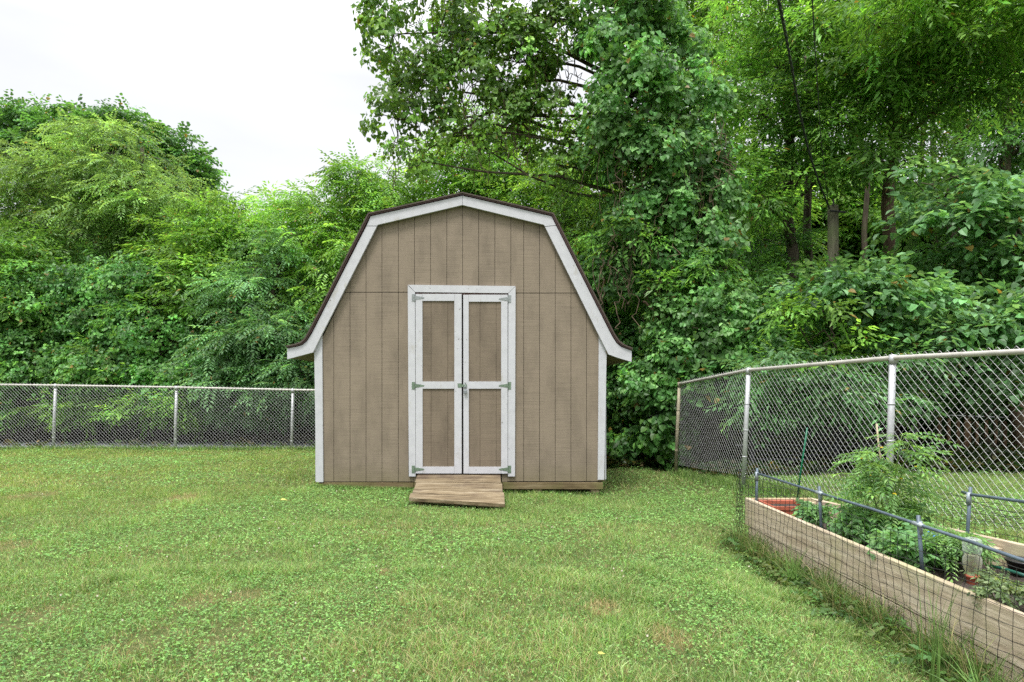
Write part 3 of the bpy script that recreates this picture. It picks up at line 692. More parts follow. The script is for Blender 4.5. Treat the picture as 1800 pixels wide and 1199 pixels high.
# ------------------------------------------------------------------ pipe rails
def rail(label, posts, railpts, group='pipe supports of the garden mesh'):
    t = thing('pipe_rail', label, 'pipe frame', (posts[0][0], posts[0][1], posts[0][2]), group)
    for (x, y, z0, z1, lx) in posts:
        b = MB(); b.tube([(x+lx, y, z0), (x, y, z1)], .0105, 10); o = b.build('post', M['pipe_blue'], t, True)
        b = MB(); zr = z1-.055; b.tube([(x+lx*.4, y, zr-.05), (x+lx*.25, y, zr+.022)], .0138, 10); b.build('tee_joint', M['pipe_joint'], o, True)
    b = MB(); b.tube(railpts, .0092, 10); b.build('rail', M['pipe_blue'], t, True)
    b = MB()
    for p in posts[1:]:
        i = int(np.argmin([abs(q_[1]-p[1]) for q_ in railpts])); q_ = np.array(railpts[i]); dd = unit(np.array(railpts[min(i+1, len(railpts)-1)])-np.array(railpts[max(i-1, 0)]))
        b.tube([q_-dd*.04, q_+dd*.04], .0125, 10)
    if len(posts) > 1: b.build('coupling', M['pipe_joint'], t, True)
pf = []
for (px, pt, pr, pb, Yp) in ((1331, 823, 832, 880, 5.62), (1440, 855, 866.5, 925, 4.67), (1614, 906, 922, 992, 3.64)):
    a = PT(px, pt, Yp); z0 = .17; pf.append((a[0], Yp, z0, a[2], {1331: -.01, 1440: .02, 1614: .03}[px]))
rp_ = [PT(1331, 832, 5.62), PT(1440, 866.5, 4.67), PT(1530, 894, 4.1), PT(1614, 922, 3.64), PT(1705, 952, 3.27), PT(1800, 986, 2.94)]
rp_.append(rp_[-1]+(rp_[-1]-rp_[-2])*2.2); rail('blue grey pipe rail on three stakes along the lawn side of the bed', pf, rp_)
YR = 3.95; a = PT(1706, 856, YR); e = PT(1692, 865, YR+.12); f_ = PT(1800, 882, 3.45)
rail('short blue grey pipe rail on one leaning post at the fence side of the bed', [(a[0], YR, .22, a[2], -.03)], [e, PT(1705, 869, YR), f_, f_+(f_-PT(1705, 869, YR))*2])
# ------------------------------------------------------------------ wire garden mesh
gm = thing('garden_mesh', 'black wire garden mesh wrapped round the raised bed and its pipe rails', 'wire mesh', (fx(5.75)-.03, 5.78, 0))
rng = np.random.default_rng(12)
def wiremesh(path, zlo, zhi, step, name, jit=.006, wave=.012):
    P = np.array(path, float); d = np.r_[0, np.cumsum(np.linalg.norm(np.diff(P, axis=0), axis=1))]
    nu = int(d[-1]/step)+1; us = np.arange(nu)*step
    base = np.stack([np.interp(us, d, P[:, 0]), np.interp(us, d, P[:, 1])], 1)
    hmax = max(zhi(u)-zlo(u) for u in us); nv = int(hmax/step)+1
    G = np.zeros((nu, nv, 3))
    for i, u in enumerate(us):
        z = np.linspace(zlo(u), zhi(u), nv); G[i, :, 0] = base[i, 0]; G[i, :, 1] = base[i, 1]; G[i, :, 2] = z
    ph = rng.uniform(0, 6, 4)
    for v in range(nv):
        G[:, v, 0] += wave*np.sin(us*3.1+ph[0]+v*.35)+wave*.6*np.sin(us*7.7+ph[1]-v*.5); G[:, v, 1] += wave*np.sin(us*4.3+ph[2]+v*.3); G[:, v, 2] += wave*.5*np.sin(us*2.3+ph[3])
    G += rng.normal(0, jit, G.shape)*.5
    A = np.concatenate([G[:-1].reshape(-1, 3), G[:, :-1].reshape(-1, 3)]); B = np.concatenate([G[1:].reshape(-1, 3), G[:, 1:].reshape(-1, 3)])
    V, idx = prisms(A, B, .0016, None, 4); return obj(name, V, 4, idx, M['black_wire'], gm)
yy = np.linspace(5.80, 2.0, 40)
wiremesh([(fx(y)-.028, y) for y in yy], lambda u: -.17, lambda u: .50+.02*math.sin(u*2), .068, 'mesh_panel')
xx = np.linspace(fx(5.8)-.028, bxk(5.8)+.04, 14)
wiremesh([(x, 5.80+.02*math.sin(x*5)) for x in xx], lambda u: -.02, lambda u: .56-.05*u, .068, 'mesh_panel')
wiremesh([(bxk(y)+.05, y) for y in yy], lambda u: .12+.03*u, lambda u: .57-.012*u+.03*math.sin(u*2.2), .068, 'mesh_panel', wave=.022)
# loose rolled wire at the top of the fence-side panel and corner
A, B = [], []
for s_ in range(5):
    u = np.linspace(0, 1, 60); y = 5.78-3.3*u; x = np.array([bxk(v) for v in y])+.05+.02*np.sin(u*23+s_)+rng.normal(0, .004, 60); z = .575-.03*u+.018*np.sin(u*31+s_*1.7)-.05*np.sin(u*math.pi)*(s_ % 2)
    P = np.stack([x, y, z], 1); A.append(P[:-1]); B.append(P[1:])
for s_ in range(6):
    z = np.linspace(.0, .56, 20); P = np.stack([np.full(20, fx(5.8)-.035)+.02*np.sin(z*17+s_)+rng.normal(0, .003, 20), np.full(20, 5.81)+.012*np.cos(z*13+s_*2), z], 1); A.append(P[:-1]); B.append(P[1:])
V, idx = prisms(np.concatenate(A), np.concatenate(B), .0016, None, 4); obj('loose_wire', V, 4, idx, M['black_wire'], gm)
# ------------------------------------------------------------------ things in the bed
# terracotta coloured box planter
pl = thing('planter_box', 'terracotta red rectangular planter box at the far end of the raised bed', 'planter', (2.33, 5.35, .2))
def boxpl(x0, x1, y0, y1, z0, z1, t, parent, nm, mat):
    b = MB(); b.bbox(x0, x1, y0, y0+t, z0, z1, .006); b.bbox(x0, x1, y1-t, y1, z0, z1, .006); b.box(x0+.002, x0+t, y0+t, y1-t, z0, z1-.002); b.box(x1-t, x1-.002, y0+t, y1-t, z0, z1-.002); b.box(x0+t, x1-t, y0+t, y1-t, z0, z0+.01)
    b.bbox(x0-.008, x1+.008, y0-.008, y0, z1-.03, z1+.002, .002); return b.build(nm, M[mat], parent)
boxpl(2.125, 2.455, 5.33, 5.66, .10, .318, .02, pl, 'box', 'terracotta')
b = MB(); b.box(2.146, 2.434, 5.351, 5.639, .12, .285); b.build('potting_soil', M['garden_soil'], pl)
# inverted water bottle on a terracotta spike
bt = PT(1709, 1022, 3.56); wb = thing('watering_bottle', 'upside down clear water bottle standing in a terracotta watering spike', 'bottle', tuple(bt))
b = MB(); b.lathe((bt[0], bt[1], bt[2]-.03), [(.018, -.06), (.024, 0), (.029, .052), (.034, .054), (.034, .066)], 20); b.build('spike', M['terracotta'], wb, True)
pr = [(.024, .035), (.030, .05), (.041, .075), (.046, .10), (.046, .128), (.040, .145), (.038, .155), (.045, .172), (.047, .20), (.046, .222), (.041, .236), (.030, .240), (.026, .232), (.014, .226)]
b = MB(); b.lathe((bt[0], bt[1], bt[2]-.005), pr, 22); b.build('bottle_body', M['clear_plastic'], wb, True)
b = MB(); b.lathe((bt[0], bt[1], bt[2]-.005), [(.020, .037), (.028, .052), (.038, .076), (.043, .10), (.043, .127), (.037, .144), (.036, .15)], 22); b.build('water', M['water_fill'], wb, True)
# blue bag/pot, black pots, hose, stakes
bp = PT(1630, 948, 4.30); t = thing('blue_bag', 'small crumpled blue plastic bag lying among the squash leaves in the bed', 'bag', tuple(bp))
rng = np.random.default_rng(4); bm = bmesh.new(); bmesh.ops.create_icosphere(bm, subdivisions=3, radius=1)
V = np.array([v.co for v in bm.verts]); Fc = [[v.index for v in f.verts] for f in bm.faces]; bm.free()
V = V*(1+rng.normal(0, .07, (len(V), 1)))*[.085, .06, .05]+bp; b = MB(); b.add(V, Fc); b.build('bag_body', M['blue_plastic'], t)
def pot(c, r, h, label, mat='black_plastic'):
    t = thing('plant_pot', label, 'pot', tuple(c), 'black plant pots in the raised bed'); b = MB()
    b.lathe(c, [(r*.78, 0), (r*.97, h*.86), (r*1.06, h*.87), (r*1.06, h), (r*.95, h), (r*.9, h*.8)], 22); b.build('pot_body', M[mat], t, True)
pot(PT(1668, 985, 3.9), .075, .12, 'small round black pot beside the blue bag in the bed')
b_ = PT(1800, 1008, 3.65); pot(b_, .085, .075, 'wide black plant pot at the right edge by the fence side board')
def tubething(name, label, cat, pts, r, mat, sides=8, group=None):
    b = MB(); b.tube(pts, r, sides); o = b.build(name, M[mat], None, True); return add_prop(o, label, cat, group)
tubething('hose', 'dark green garden hose lying on the soil of the raised bed', 'hose', [PT(1742, 995, 3.6)+[0, 0, .0], PT(1765, 1000, 3.5), PT(1790, 1008, 3.4), PT(1815, 1016, 3.3)], .009, 'hose_green')
tubething('plant_stake', 'thin green garden stake leaning at the far end of the raised bed', 'stake', [PT(1401, 880, 5.55), PT(1408, 826, 5.5), PT(1419, 752, 5.45)], .007, 'green_stake')
tubething('plant_stake', 'pale wooden cane standing behind the tomato plant', 'stake', [PT(1570, 905, 4.6)+[0, 0, -.08], PT(1545, 790, 4.6), PT(1541, 745, 4.6)], .006, 'cane')

# ------------------------------------------------------------------ garden plants
def stem_curve(rng, p0, p1, sag, n=8):
    t = np.linspace(0, 1, n)[:, None]; P = p0+(p1-p0)*t; P[:, 2] += np.sin(t[:, 0]*math.pi)*sag; return P
def bushplant(name, label, cat, seed, c, h, w_, nst, kind, lsc, pal, frond=.3, group=None, up=.0):
    rng = np.random.default_rng(seed); t = thing(name, label, cat, tuple(c), group); mb = MB(); O, AX, UP = [], [], []
    for s_ in range(nst):
        a = rng.uniform(0, 2*math.pi); rr = w_*rng.uniform(.15, .55); top = c+np.array([math.cos(a)*rr, math.sin(a)*rr*.7, h*rng.uniform(.6, 1)])
        P = stem_curve(rng, np.array(c), top, .03); mb.tube(P, np.linspace(.008, .003, 8), 5)
        for k_ in range(2, 8):
            for j in range(3):
                b2 = rng.uniform(0, 2*math.pi); d = np.array([math.cos(b2), math.sin(b2), rng.uniform(.0, .6)]); L = frond*rng.uniform(.5, 1.1)*(1.15-.6*k_/8)
                q_ = P[k_]+d*L; Q_ = stem_curve(rng, P[k_], q_, .04, 4); mb.tube(Q_, .002, 4, False)
                for m_ in (1, 2, 3):
                    O.append(Q_[m_]); AX.append(d+[0, 0, -.4*m_/3]+rng.normal(0, .2, 3)); UP.append([rng.normal(0, .2), -.25+rng.normal(0, .2), 1])
    mb.build('stem', M['plant_stem'], t, True); ch = spray_leaves(rng, np.array(O), np.array(AX), np.array(UP), kind, lsc, pal); foliage_obj('leaves', [ch], kind in ('broad', 'vine'), t)
    return t, O
simple('plant_stem', (.12, .20, .04), .6)
TOM = [(.17, .33, .11), (.13, .27, .09), (.23, .40, .11)]; SQ = [(.16, .33, .12), (.12, .27, .10), (.22, .40, .14)]
c = PT(1560, 960, 4.45); t, O = bushplant('tomato_plant', 'tall bushy tomato plant with yellow flowers growing out of the raised bed', 'tomato plant', 21, c, .80, .36, 4, 'pinnate', .40, TOM, .19)
rng = np.random.default_rng(2); O = np.array(O); b = MB()
for p in O[rng.choice(len(O), 22)]:
    if p[2] > c[2]+.35:
        for a in range(5): d = np.array([math.cos(a*1.256), math.sin(a*1.256)*.6, .3])*.012; b.tube([p, p+d*.6, p+d], [.0015, .004, .0008], 4)
b.build('flower', simple('flower_yellow', (.75, .55, .02), .6), t)
bushplant('squash_plant', 'broad leaved green squash plant filling the middle of the raised bed', 'squash plant', 22, PT(1540, 945, 4.55), .12, .40, 5, 'broad', .38, SQ, .12)
bushplant('squash_plant', 'low squash plant beside the blue bag and the third pipe stake', 'squash plant', 23, PT(1600, 985, 3.95), .08, .34, 6, 'broad', .30, SQ, .10)
bushplant('seedling', 'small leafy seedling beside the terracotta red planter box', 'seedling', 24, PT(1432, 918, 4.95), .06, .06, 2, 'broad', .26, SQ, .03, 'seedlings in the raised bed')
bushplant('seedling', 'thin seedling growing between the black pot and the watering bottle', 'seedling', 25, PT(1680, 990, 3.75), .14, .2, 3, 'pinnate', .3, TOM, .09, 'seedlings in the raised bed')
bushplant('seedling', 'flat weedy seedling on bare soil near the right end of the bed', 'seedling', 26, PT(1775, 1062, 3.12), .02, .28, 2, 'broad', .16, [(.2, .26, .12), (.12, .2, .08)], .12, 'seedlings in the raised bed')

# ================================================================== beyond the side fence
dk = thing('rail_fence', 'low dark fence of thin horizontal rails among brush behind the side fence', 'fence', (4.3, 9.3, .25))
rng = np.random.default_rng(31)
for i in range(15):
    z = .30+i*.058; b = MB(); x0, x1 = 3.25+rng.uniform(-.1, .25), 5.75+rng.uniform(-.5, .3); ps = [(x, 9.25+.05*math.sin(x*2+i)+rng.normal(0, .015), z+.02*math.sin(x*1.3+i*.7)-.04*(x-3.2)/2.5) for x in np.linspace(x0, x1, 9)]
    b.tube(ps, .010 if i % 3 else .017, 5); b.build('rail', M['dark_rail'], dk)
for x in (3.4, 4.6, 5.7):
    b = MB(); b.bbox(x, x+.06, 9.32, 9.38, .1, 1.12, .004); b.build('post', M['dark_rail'], dk)
pk = thing('picket_fence', 'brown wooden picket fence under a wire at the right edge beyond the chain link', 'fence', (8.4, 10.8, .25))
yk = 10.8
for i, px in enumerate(np.arange(1652, 1990, 16.5)):
    big = i % 6 == 3; x = (px-CX)*yk/F; b = MB(); z1 = EYE-(737-HY)*yk/F+rng.normal(0, .02); hw = .055 if big else .028; b.bbox(x-hw, x+hw, yk, yk+.03, .1, z1+(.03 if big else 0), .004); b.build('post' if big else 'picket', M['picket_wood'], pk)
b = MB(); b.tube([(6.9, yk-.02, .85), (8.2, yk-.02, .80), (10.5, yk-.02, .80)], .010, 6); b.build('top_wire', M['galv'], pk)
# utility pole stub + cables
c0 = PT(1465, 700, 12.5); ztop = PT(1465, 362, 12.5)[2]
up = thing('utility_pole', 'short weathered mossy utility pole standing among the trees', 'pole', (c0[0], 12.5, float(H(c0[0], 12.5))))
b = MB(); b.tube([(c0[0]+.03, 12.5, 0), (c0[0], 12.5, 2.4), (c0[0]-.01, 12.5, ztop)], [.115, .105, .098], 14); b.build('pole', M['pole_wood'], up, True)
b = MB(); b.tube([(c0[0]-.13, 12.36, ztop-.13), (c0[0]+.16, 12.36, ztop-.16)], .02, 6); b.tube([(c0[0]-.05, 12.4, ztop-.02), (c0[0]-.05, 12.4, ztop+.10)], .015, 6); b.build('bracket', M['cable'], up)
def cab(pxs, Y0, Y1, r, label, twist=0):
    P = []; n = len(pxs)
    for i, (px, py) in enumerate(pxs): P.append(PT(px, py, Y0+(Y1-Y0)*i/(n-1)))
    P = np.array(P); P = np.vstack([P[0]+(P[0]-P[1])*2.2+[0, 0, .12], P]); t = np.linspace(0, len(P)-1, 90); Q_ = np.stack([np.interp(t, range(len(P)), P[:, k_]) for k_ in range(3)], 1)
    for _ in range(6): Q_[1:-1] = (Q_[:-2]+Q_[1:-1]*2+Q_[2:])/4
    mb = MB()
    if twist:
        L = np.r_[0, np.cumsum(np.linalg.norm(np.diff(Q_, axis=0), axis=1))]; L2 = np.linspace(0, L[-1], 260); Q2 = np.stack([np.interp(L2, L, Q_[:, k_]) for k_ in range(3)], 1)
        for s_ in range(3):
            a = L2*9+s_*2.094; mb.tube(Q2+np.stack([np.cos(a)*r*1.15, np.zeros_like(a), np.sin(a)*r*1.15], 1), r, 6)
    else: mb.tube(Q_, r, 6)
    add_prop(mb.build('cable', M['cable'], None, True), label, 'cable', 'overhead cables to the pole')
cab([(1369, 0), (1381, 60), (1391, 115), (1404, 190), (1421, 265), (1441, 325), (1458, 366)], 6.0, 12.36, .0085, 'thick twisted overhead cable curving down to the mossy pole', 1)
cab([(1428, 0), (1432, 75), (1437, 150), (1442, 230), (1449, 300), (1457, 366)], 6.0, 12.38, .006, 'thin straight overhead cable running down to the mossy pole')

# ================================================================== TREES
E = {}
def GP(px, Y): x = (px-CX)*Y/F; return np.array([x, Y, float(H(x, Y))])
def tp(*a): return [GP(a[0][0], a[0][1])]+[PT(px, py, Y) for px, Y, py in a[1:]]
# --- left, back row
tree('maple_tree', 'tall dark maple crown rising highest behind the other trees at far left', 'tree', 1,
     tp((150, 25), (170, 25, 500), (190, 25, 260)),
     [('crown', 'broad', .95, 'dark', [(52, 205, 26, 18, 25.5, .8, 1.0), (85, 225, 24, 14, 25.5, .7, 1.0), (15, 250, 40, 26, 25, 1.0, 1), (60, 270, 50, 25, 25, 1.0, 1), (150, 250, 60, 45, 25, 1.5, 1.1), (225, 260, 75, 48, 25, 1.6, 1.1), (290, 290, 60, 45, 25, 1.5, 1.1), (315, 330, 42, 42, 25, 1.3, 1.1), (200, 330, 130, 80, 25.5, 2, .7), (345, 375, 30, 35, 25, 1, 1)], dict(fill=3.4))], r0=.28)
tree('locust_tree', 'light feathery green tree in front of the dark maple at left', 'tree', 2,
     tp((215, 19), (225, 19, 560), (240, 19, 380), (250, 19, 260)),
     [('crown', 'pinnate', 1.0, 'feather', [(190, 270, 75, 45, 19, 1.3, .8), (120, 330, 80, 50, 18.7, 1.3, .8), (240, 335, 90, 60, 18.6, 1.5, .8), (60, 300, 50, 40, 19, 1, .7), (300, 390, 75, 50, 18.7, 1.3, .8), (150, 410, 100, 45, 18.5, 1.4, .7), (20, 370, 60, 50, 18.7, 1.2, .8)], dict(fill=3.6))], r0=.15)
tree('box_elder', 'bushy mid green tree wrapped in vines at the left edge above the fence', 'tree', 3,
     tp((80, 17.5), (90, 17.5, 600), (100, 17.5, 480)),
     [('crown', 'elm', 1.05, 'mid', [(40, 480, 90, 60, 17, 1.3, 1), (-60, 560, 110, 90, 16.8, 1.4, 1), (-120, 420, 120, 100, 17.5, 1.5, .8), (60, 560, 90, 45, 16.6, 1.1, 1), (-20, 640, 110, 45, 16.2, 1.0, 1.1)], dict(fill=3.4)),
      ('vine', 'vine', .64, 'vine', [(100, 520, 90, 40, 16.8, 1.2, .9), (60, 640, 80, 55, 16.2, 1.0, 1.1), (-60, 690, 100, 40, 15.9, .8, 1.0)], dict(fill=4))])
tree('vine_thicket', 'dense dark green vine covered thicket in the middle of the left tree wall', 'tree', 4,
     tp((240, 17.5), (240, 17.5, 600), (250, 17.5, 500)),
     [('crown', 'vine', .64, 'vine', [(235, 505, 85, 42, 17, 1.2, 1.0), (190, 560, 85, 45, 17, 1.3, .9), (280, 600, 90, 55, 16.5, 1.2, 1.0), (180, 650, 90, 48, 16.1, 1.0, 1.1), (320, 670, 90, 45, 15.9, .9, 1.1)], dict(fill=4.2)),
      ('branch_spray', 'elm', 1.05, 'mid', [(210, 640, 60, 30, 15.9, .7, .8), (290, 530, 70, 35, 16.5, .9, .7)], dict(fill=3))])
tree('elm_tree', 'light green tree with drooping sprays left of the shed roof', 'tree', 5,
     tp((400, 18), (400, 18, 560), (400, 18, 400)),
     [('crown', 'elm', 1.05, 'bright', [(350, 455, 70, 55, 18, 1.3, .85), (400, 410, 62, 45, 18.5, 1.2, .85), (330, 520, 75, 50, 17.3, 1.2, .9), (420, 490, 75, 60, 17.8, 1.3, .85), (460, 385, 58, 38, 18.8, 1.2, .8)], dict(fill=3.4))])
tree('hackberry_tree', 'bluish green tree with pale glossy sprays hanging beside the shed', 'tree', 6,
     tp((480, 16.5), (485, 16.5, 560), (490, 16.5, 450)),
     [('crown', 'pinnate', 1.0, 'blue', [(480, 470, 58, 50, 16.6, 1.1, .85), (450, 540, 70, 48, 16.2, 1.1, .9), (500, 600, 75, 50, 15.8, 1.1, .9), (420, 620, 70, 50, 15.8, 1.0, .9), (540, 660, 80, 45, 15.4, .9, 1.0), (440, 670, 75, 40, 15.4, .9, 1.0)], dict(fill=3.8)),
      ('vine', 'vine', .62, 'vine', [(400, 640, 60, 50, 15.9, .9, .8)], dict(fill=3.5))])
tree('walnut_tree', 'bright green walnut tree with frond leaves just above the left roof slope', 'tree', 7,
     tp((610, 17.5), (615, 17.5, 520), (620, 17.5, 380)),
     [('crown', 'pinnate', 1.1, 'bright', [(640, 335, 48, 32, 18, 1.2, .85), (590, 375, 58, 42, 17.8, 1.3, .85), (680, 365, 50, 45, 17.8, 1.2, .9), (560, 440, 60, 50, 17.4, 1.2, .85), (640, 440, 60, 50, 17.2, 1.2, .8), (700, 420, 50, 40, 17.6, 1.2, .8), (520, 390, 45, 35, 18.2, 1.1, .8), (590, 520, 60, 50, 16.8, 1.1, .8)], dict(fill=3.4))], r0=.12)
tree('bush', 'low leafy bush drooping over the paved strip at the left edge of the photo', 'bush', 8, tp((20, 15.9), (20, 15.9, 720)),
     [('foliage', 'elm', .9, 'bright', [(-90, 712, 80, 18, 15.5, .5, .9), (20, 712, 90, 20, 15.6, .5, .9), (130, 718, 80, 17, 15.7, .5, .8)], dict(fill=5, rc=.25))], r0=.03)
tree('bush', 'low yellow green bush hanging behind the second fence post', 'bush', 9, tp((300, 15.9), (300, 15.9, 720)),
     [('foliage', 'elm', .9, 'bright', [(240, 712, 80, 19, 15.6, .5, .9), (340, 705, 80, 26, 15.6, .6, 1)], dict(fill=5, rc=.25))], r0=.03)
tree('bush', 'low grey green bush beside the left shed wall behind the fence', 'bush', 10, tp((470, 15.9), (470, 15.9, 720)),
     [('foliage', 'pinnate', .8, 'blue', [(440, 712, 80, 20, 15.6, .5, 1), (540, 705, 90, 26, 15.5, .6, 1.1)], dict(fill=5, rc=.25))], r0=.03)
# --- behind the shed
tree('elm_tree', 'yellow green tree directly behind the shed roof ridge', 'tree', 11,
     tp((850, 18), (850, 18, 560), (835, 18, 280)),
     [('crown', 'elm', 1.1, 'bright', [(830, 300, 75, 45, 18, 1.3, .9), (780, 330, 50, 35, 18, 1.1, .8), (890, 340, 80, 50, 17.5, 1.3, .9), (860, 240, 50, 40, 18, 1.2, .8), (740, 365, 40, 30, 18.5, 1, .8), (960, 380, 70, 60, 17, 1.3, .9), (820, 400, 120, 60, 18, 1.3, .7)], dict(fill=3.2))], r0=.13)
tree('hackberry_tree', 'shaded green tree between the shed and the vine clad tree', 'tree', 12,
     tp((1010, 15), (1000, 15, 500), (990, 15, 300)),
     [('crown', 'elm', 1.0, 'olive', [(990, 350, 60, 60, 15, 1.0, .75), (1040, 420, 60, 60, 14.5, 1.0, .8), (1010, 480, 60, 60, 14.5, 1.0, .8), (1000, 270, 55, 50, 15, 1.0, .6)], dict(fill=3.0)),
      ('vine', 'vine', .62, 'vine', [(1060, 540, 60, 60, 13.6, .8, 1), (1110, 600, 65, 50, 13.3, .8, 1), (1080, 690, 60, 60, 13.4, .6, 1.1), (1140, 690, 60, 65, 12.8, .6, 1.1), (1060, 620, 50, 50, 13.6, .6, 1)], dict(fill=5))])
# --- the big vine clad tree
HANG = [(690, 60, 42, 60, 11.6, .9, .62), (740, 150, 50, 60, 11.8, .9, .50), (700, 210, 36, 50, 11.5, .7, .45), (780, 60, 50, 50, 12, .9, .5), (720, 280, 32, 28, 11.5, .6, .45),
        (830, 140, 52, 50, 12, .9, .55), (860, 40, 60, 45, 12, .9, .6), (790, 240, 40, 32, 12, .8, .45), (910, 110, 55, 55, 12, .9, .7), (880, 200, 45, 45, 12, .8, .5), (960, 60, 50, 50, 12, .9, .7), (950, 200, 45, 45, 12, .8, .55),
        (680, -40, 60, 60, 11.5, 1, .5), (800, -60, 80, 60, 11.8, 1.2, .4), (940, -50, 90, 60, 12, 1.2, .5), (980, 290, 36, 40, 12, .6, .5), (850, 260, 30, 25, 12, .6, .35)]
COLM = [(1080, 90, 70, 55, 11.6, .9, 1), (1110, 170, 72, 60, 11.4, .9, 1), (1075, 240, 55, 50, 11.6, .8, .9), (1180, 120, 60, 60, 11.9, .9, .9), (1220, 200, 45, 50, 12, .8, .9), (1130, 270, 62, 50, 11.5, .8, .9), (1100, 20, 85, 50, 11.6, 1, 1),
        (1200, 280, 55, 50, 11.8, .8, .95), (1170, 350, 60, 50, 11.6, .8, .9), (1240, 340, 50, 50, 11.8, .7, .9), (1110, 370, 48, 50, 11.6, .7, .7), (1230, 420, 52, 50, 11.6, .7, .9), (1180, 440, 45, 45, 11.6, .6, .7), (1120, -50, 100, 50, 11.8, 1.0, .5),
        (1240, 500, 45, 40, 11.4, .6, .8)]
COLM = [(a, b, c*.88, d*.95, e, f, g*(.6+.5*((i*7) % 5)/4)) for i, (a, b, c, d, e, f, g) in enumerate(COLM)]
LOW = [(1270, 560, 62, 42, 11.0, .7, 1.1), (1210, 610, 60, 42, 11.2, .7, 1.1), (1290, 610, 50, 38, 10.9, .6, 1.1), (1180, 560, 45, 38, 11.4, .6, .8), (1120, 480, 50, 40, 12, .7, .9), (1080, 450, 45, 40, 12.3, .7, .8), (1160, 660, 50, 40, 11.4, .6, 1)]
VT = tree('vine_covered_tree', 'large leaning tree smothered in climbing vines behind the right of the shed', 'tree', 13,
     tp((1250, 12), (1235, 12, 560), (1190, 12, 430), (1165, 12, 250), (1130, 12.2, 60), (1060, 12.3, -120)),
     [('vine', 'vine', .74, 'ivy', COLM, dict(fill=4.8, rc=.28)), ('hanging_vine', 'vine', .66, 'olive', HANG, dict(fill=4.3, rc=.26, nspray=11)), ('branch_spray', 'elm', .85, 'mid', [(1040, 300, 45, 40, 11.9, .5, .8), (1060, 400, 45, 35, 12, .5, .8), (1120, 430, 45, 30, 11.5, .5, .7), (1260, 470, 40, 30, 11.2, .4, .7), (1150, 520, 50, 30, 11.5, .5, .7), (1250, 260, 40, 30, 11.6, .4, .6)], dict(fill=4, rc=.26)), ('low_vine', 'vine', .70, 'ivy', LOW, dict(fill=6, rc=.28))], r0=.24)
def limb(parent, pts, r0, r1, name='limb', mat='bark', n=16, wig=.03, seed=0, sides=7):
    r_ = np.random.default_rng(seed); P = np.array([PT(*p) for p in pts]); t = np.linspace(0, len(P)-1, n); Q_ = np.stack([np.interp(t, range(len(P)), P[:, k_]) for k_ in range(3)], 1)
    for _ in range(3): Q_[1:-1] = (Q_[:-2]+Q_[1:-1]*2+Q_[2:])/4
    Q_[1:-1] += r_.normal(0, wig, (n-2, 3)); mb = MB(); mb.tube(Q_, np.linspace(r0, r1, n), sides); return mb.build(name, M[mat], parent, True)
limb(VT, [(1160, 250, 12.1), (1090, 235, 12), (1000, 235, 12), (930, 215, 11.9), (860, 195, 11.8)], 0.0510, 0.0204, seed=1)
limb(VT, [(860, 195, 11.8), (820, 225, 11.8), (770, 255, 11.7), (730, 270, 11.6)], 0.0238, 0.0095, seed=2)
limb(VT, [(1150, 150, 12.1), (1060, 80, 12), (1000, 30, 11.9), (960, -20, 11.8)], 0.0374, 0.0272, mat='vine_stem', seed=3)
limb(VT, [(860, 195, 11.8), (900, 170, 11.9), (920, 140, 11.9), (940, 60, 12), (1000, -30, 12)], 0.0306, 0.0408, seed=4)
limb(VT, [(930, 230, 11.9), (830, 110, 11.8), (780, 80, 11.7), (740, 85, 11.6)], 0.0204, 0.0082, mat='vine_stem', seed=5)
limb(VT, [(800, 105, 11.8), (740, 105, 11.7), (700, 110, 11.6)], 0.0136, 0.0054, seed=6)
limb(VT, [(860, 200, 11.8), (880, 240, 11.8), (890, 265, 11.8)], 0.0204, 0.0102, seed=7)
limb(VT, [(1240, 540, 11.9), (1180, 490, 11.7), (1160, 460, 11.5)], 0.0680, 0.0340, seed=8)
limb(VT, [(1240, 590, 11.4), (1200, 585, 11.2), (1160, 555, 11.1), (1130, 530, 11.1)], 0.0306, 0.0204, mat='bark_brown', seed=9)
limb(VT, [(1040, 330, 12.4), (1010, 280, 12.2), (985, 220, 12.1)], 0.0238, 0.0136, seed=10)
# leafless hanging vine stems
rng = np.random.default_rng(44); A, B = [], []
def strand(p, q, sag, n=12, wob=.05):
    t = np.linspace(0, 1, n)[:, None]; P = p+(q-p)*t; P[:, 2] -= np.sin(t[:, 0]*math.pi)*sag; P[1:-1] += rng.normal(0, wob, (n-2, 3)); A.append(P[:-1]); B.append(P[1:])
for i in range(70):
    x = rng.uniform(690, 1010); y = rng.uniform(-20, 180); strand(PT(x, y, rng.uniform(11.3, 12.2)), PT(x+rng.normal(0, 18), y+rng.uniform(60, 170), rng.uniform(11.3, 12.2)), rng.uniform(0, .1))
for i in range(26):
    x = rng.uniform(690, 900); y = rng.uniform(60, 220); strand(PT(x, y, 11.7), PT(x+rng.uniform(60, 150), y+rng.uniform(-40, 60), 11.9), rng.uniform(-.5, .1), 14)
for i in range(80):
    x = rng.uniform(1040, 1290); y = rng.uniform(180, 480); strand(PT(x, y, rng.uniform(10.8, 11.4)), PT(x+rng.normal(0, 14), y+rng.uniform(50, 170), rng.uniform(10.8, 11.4)), rng.uniform(0, .12))
V, idx = prisms(np.concatenate(A), np.concatenate(B), .0065, .006, 4); obj('vine_stem', V, 4, idx, M['vine_stem'], VT)
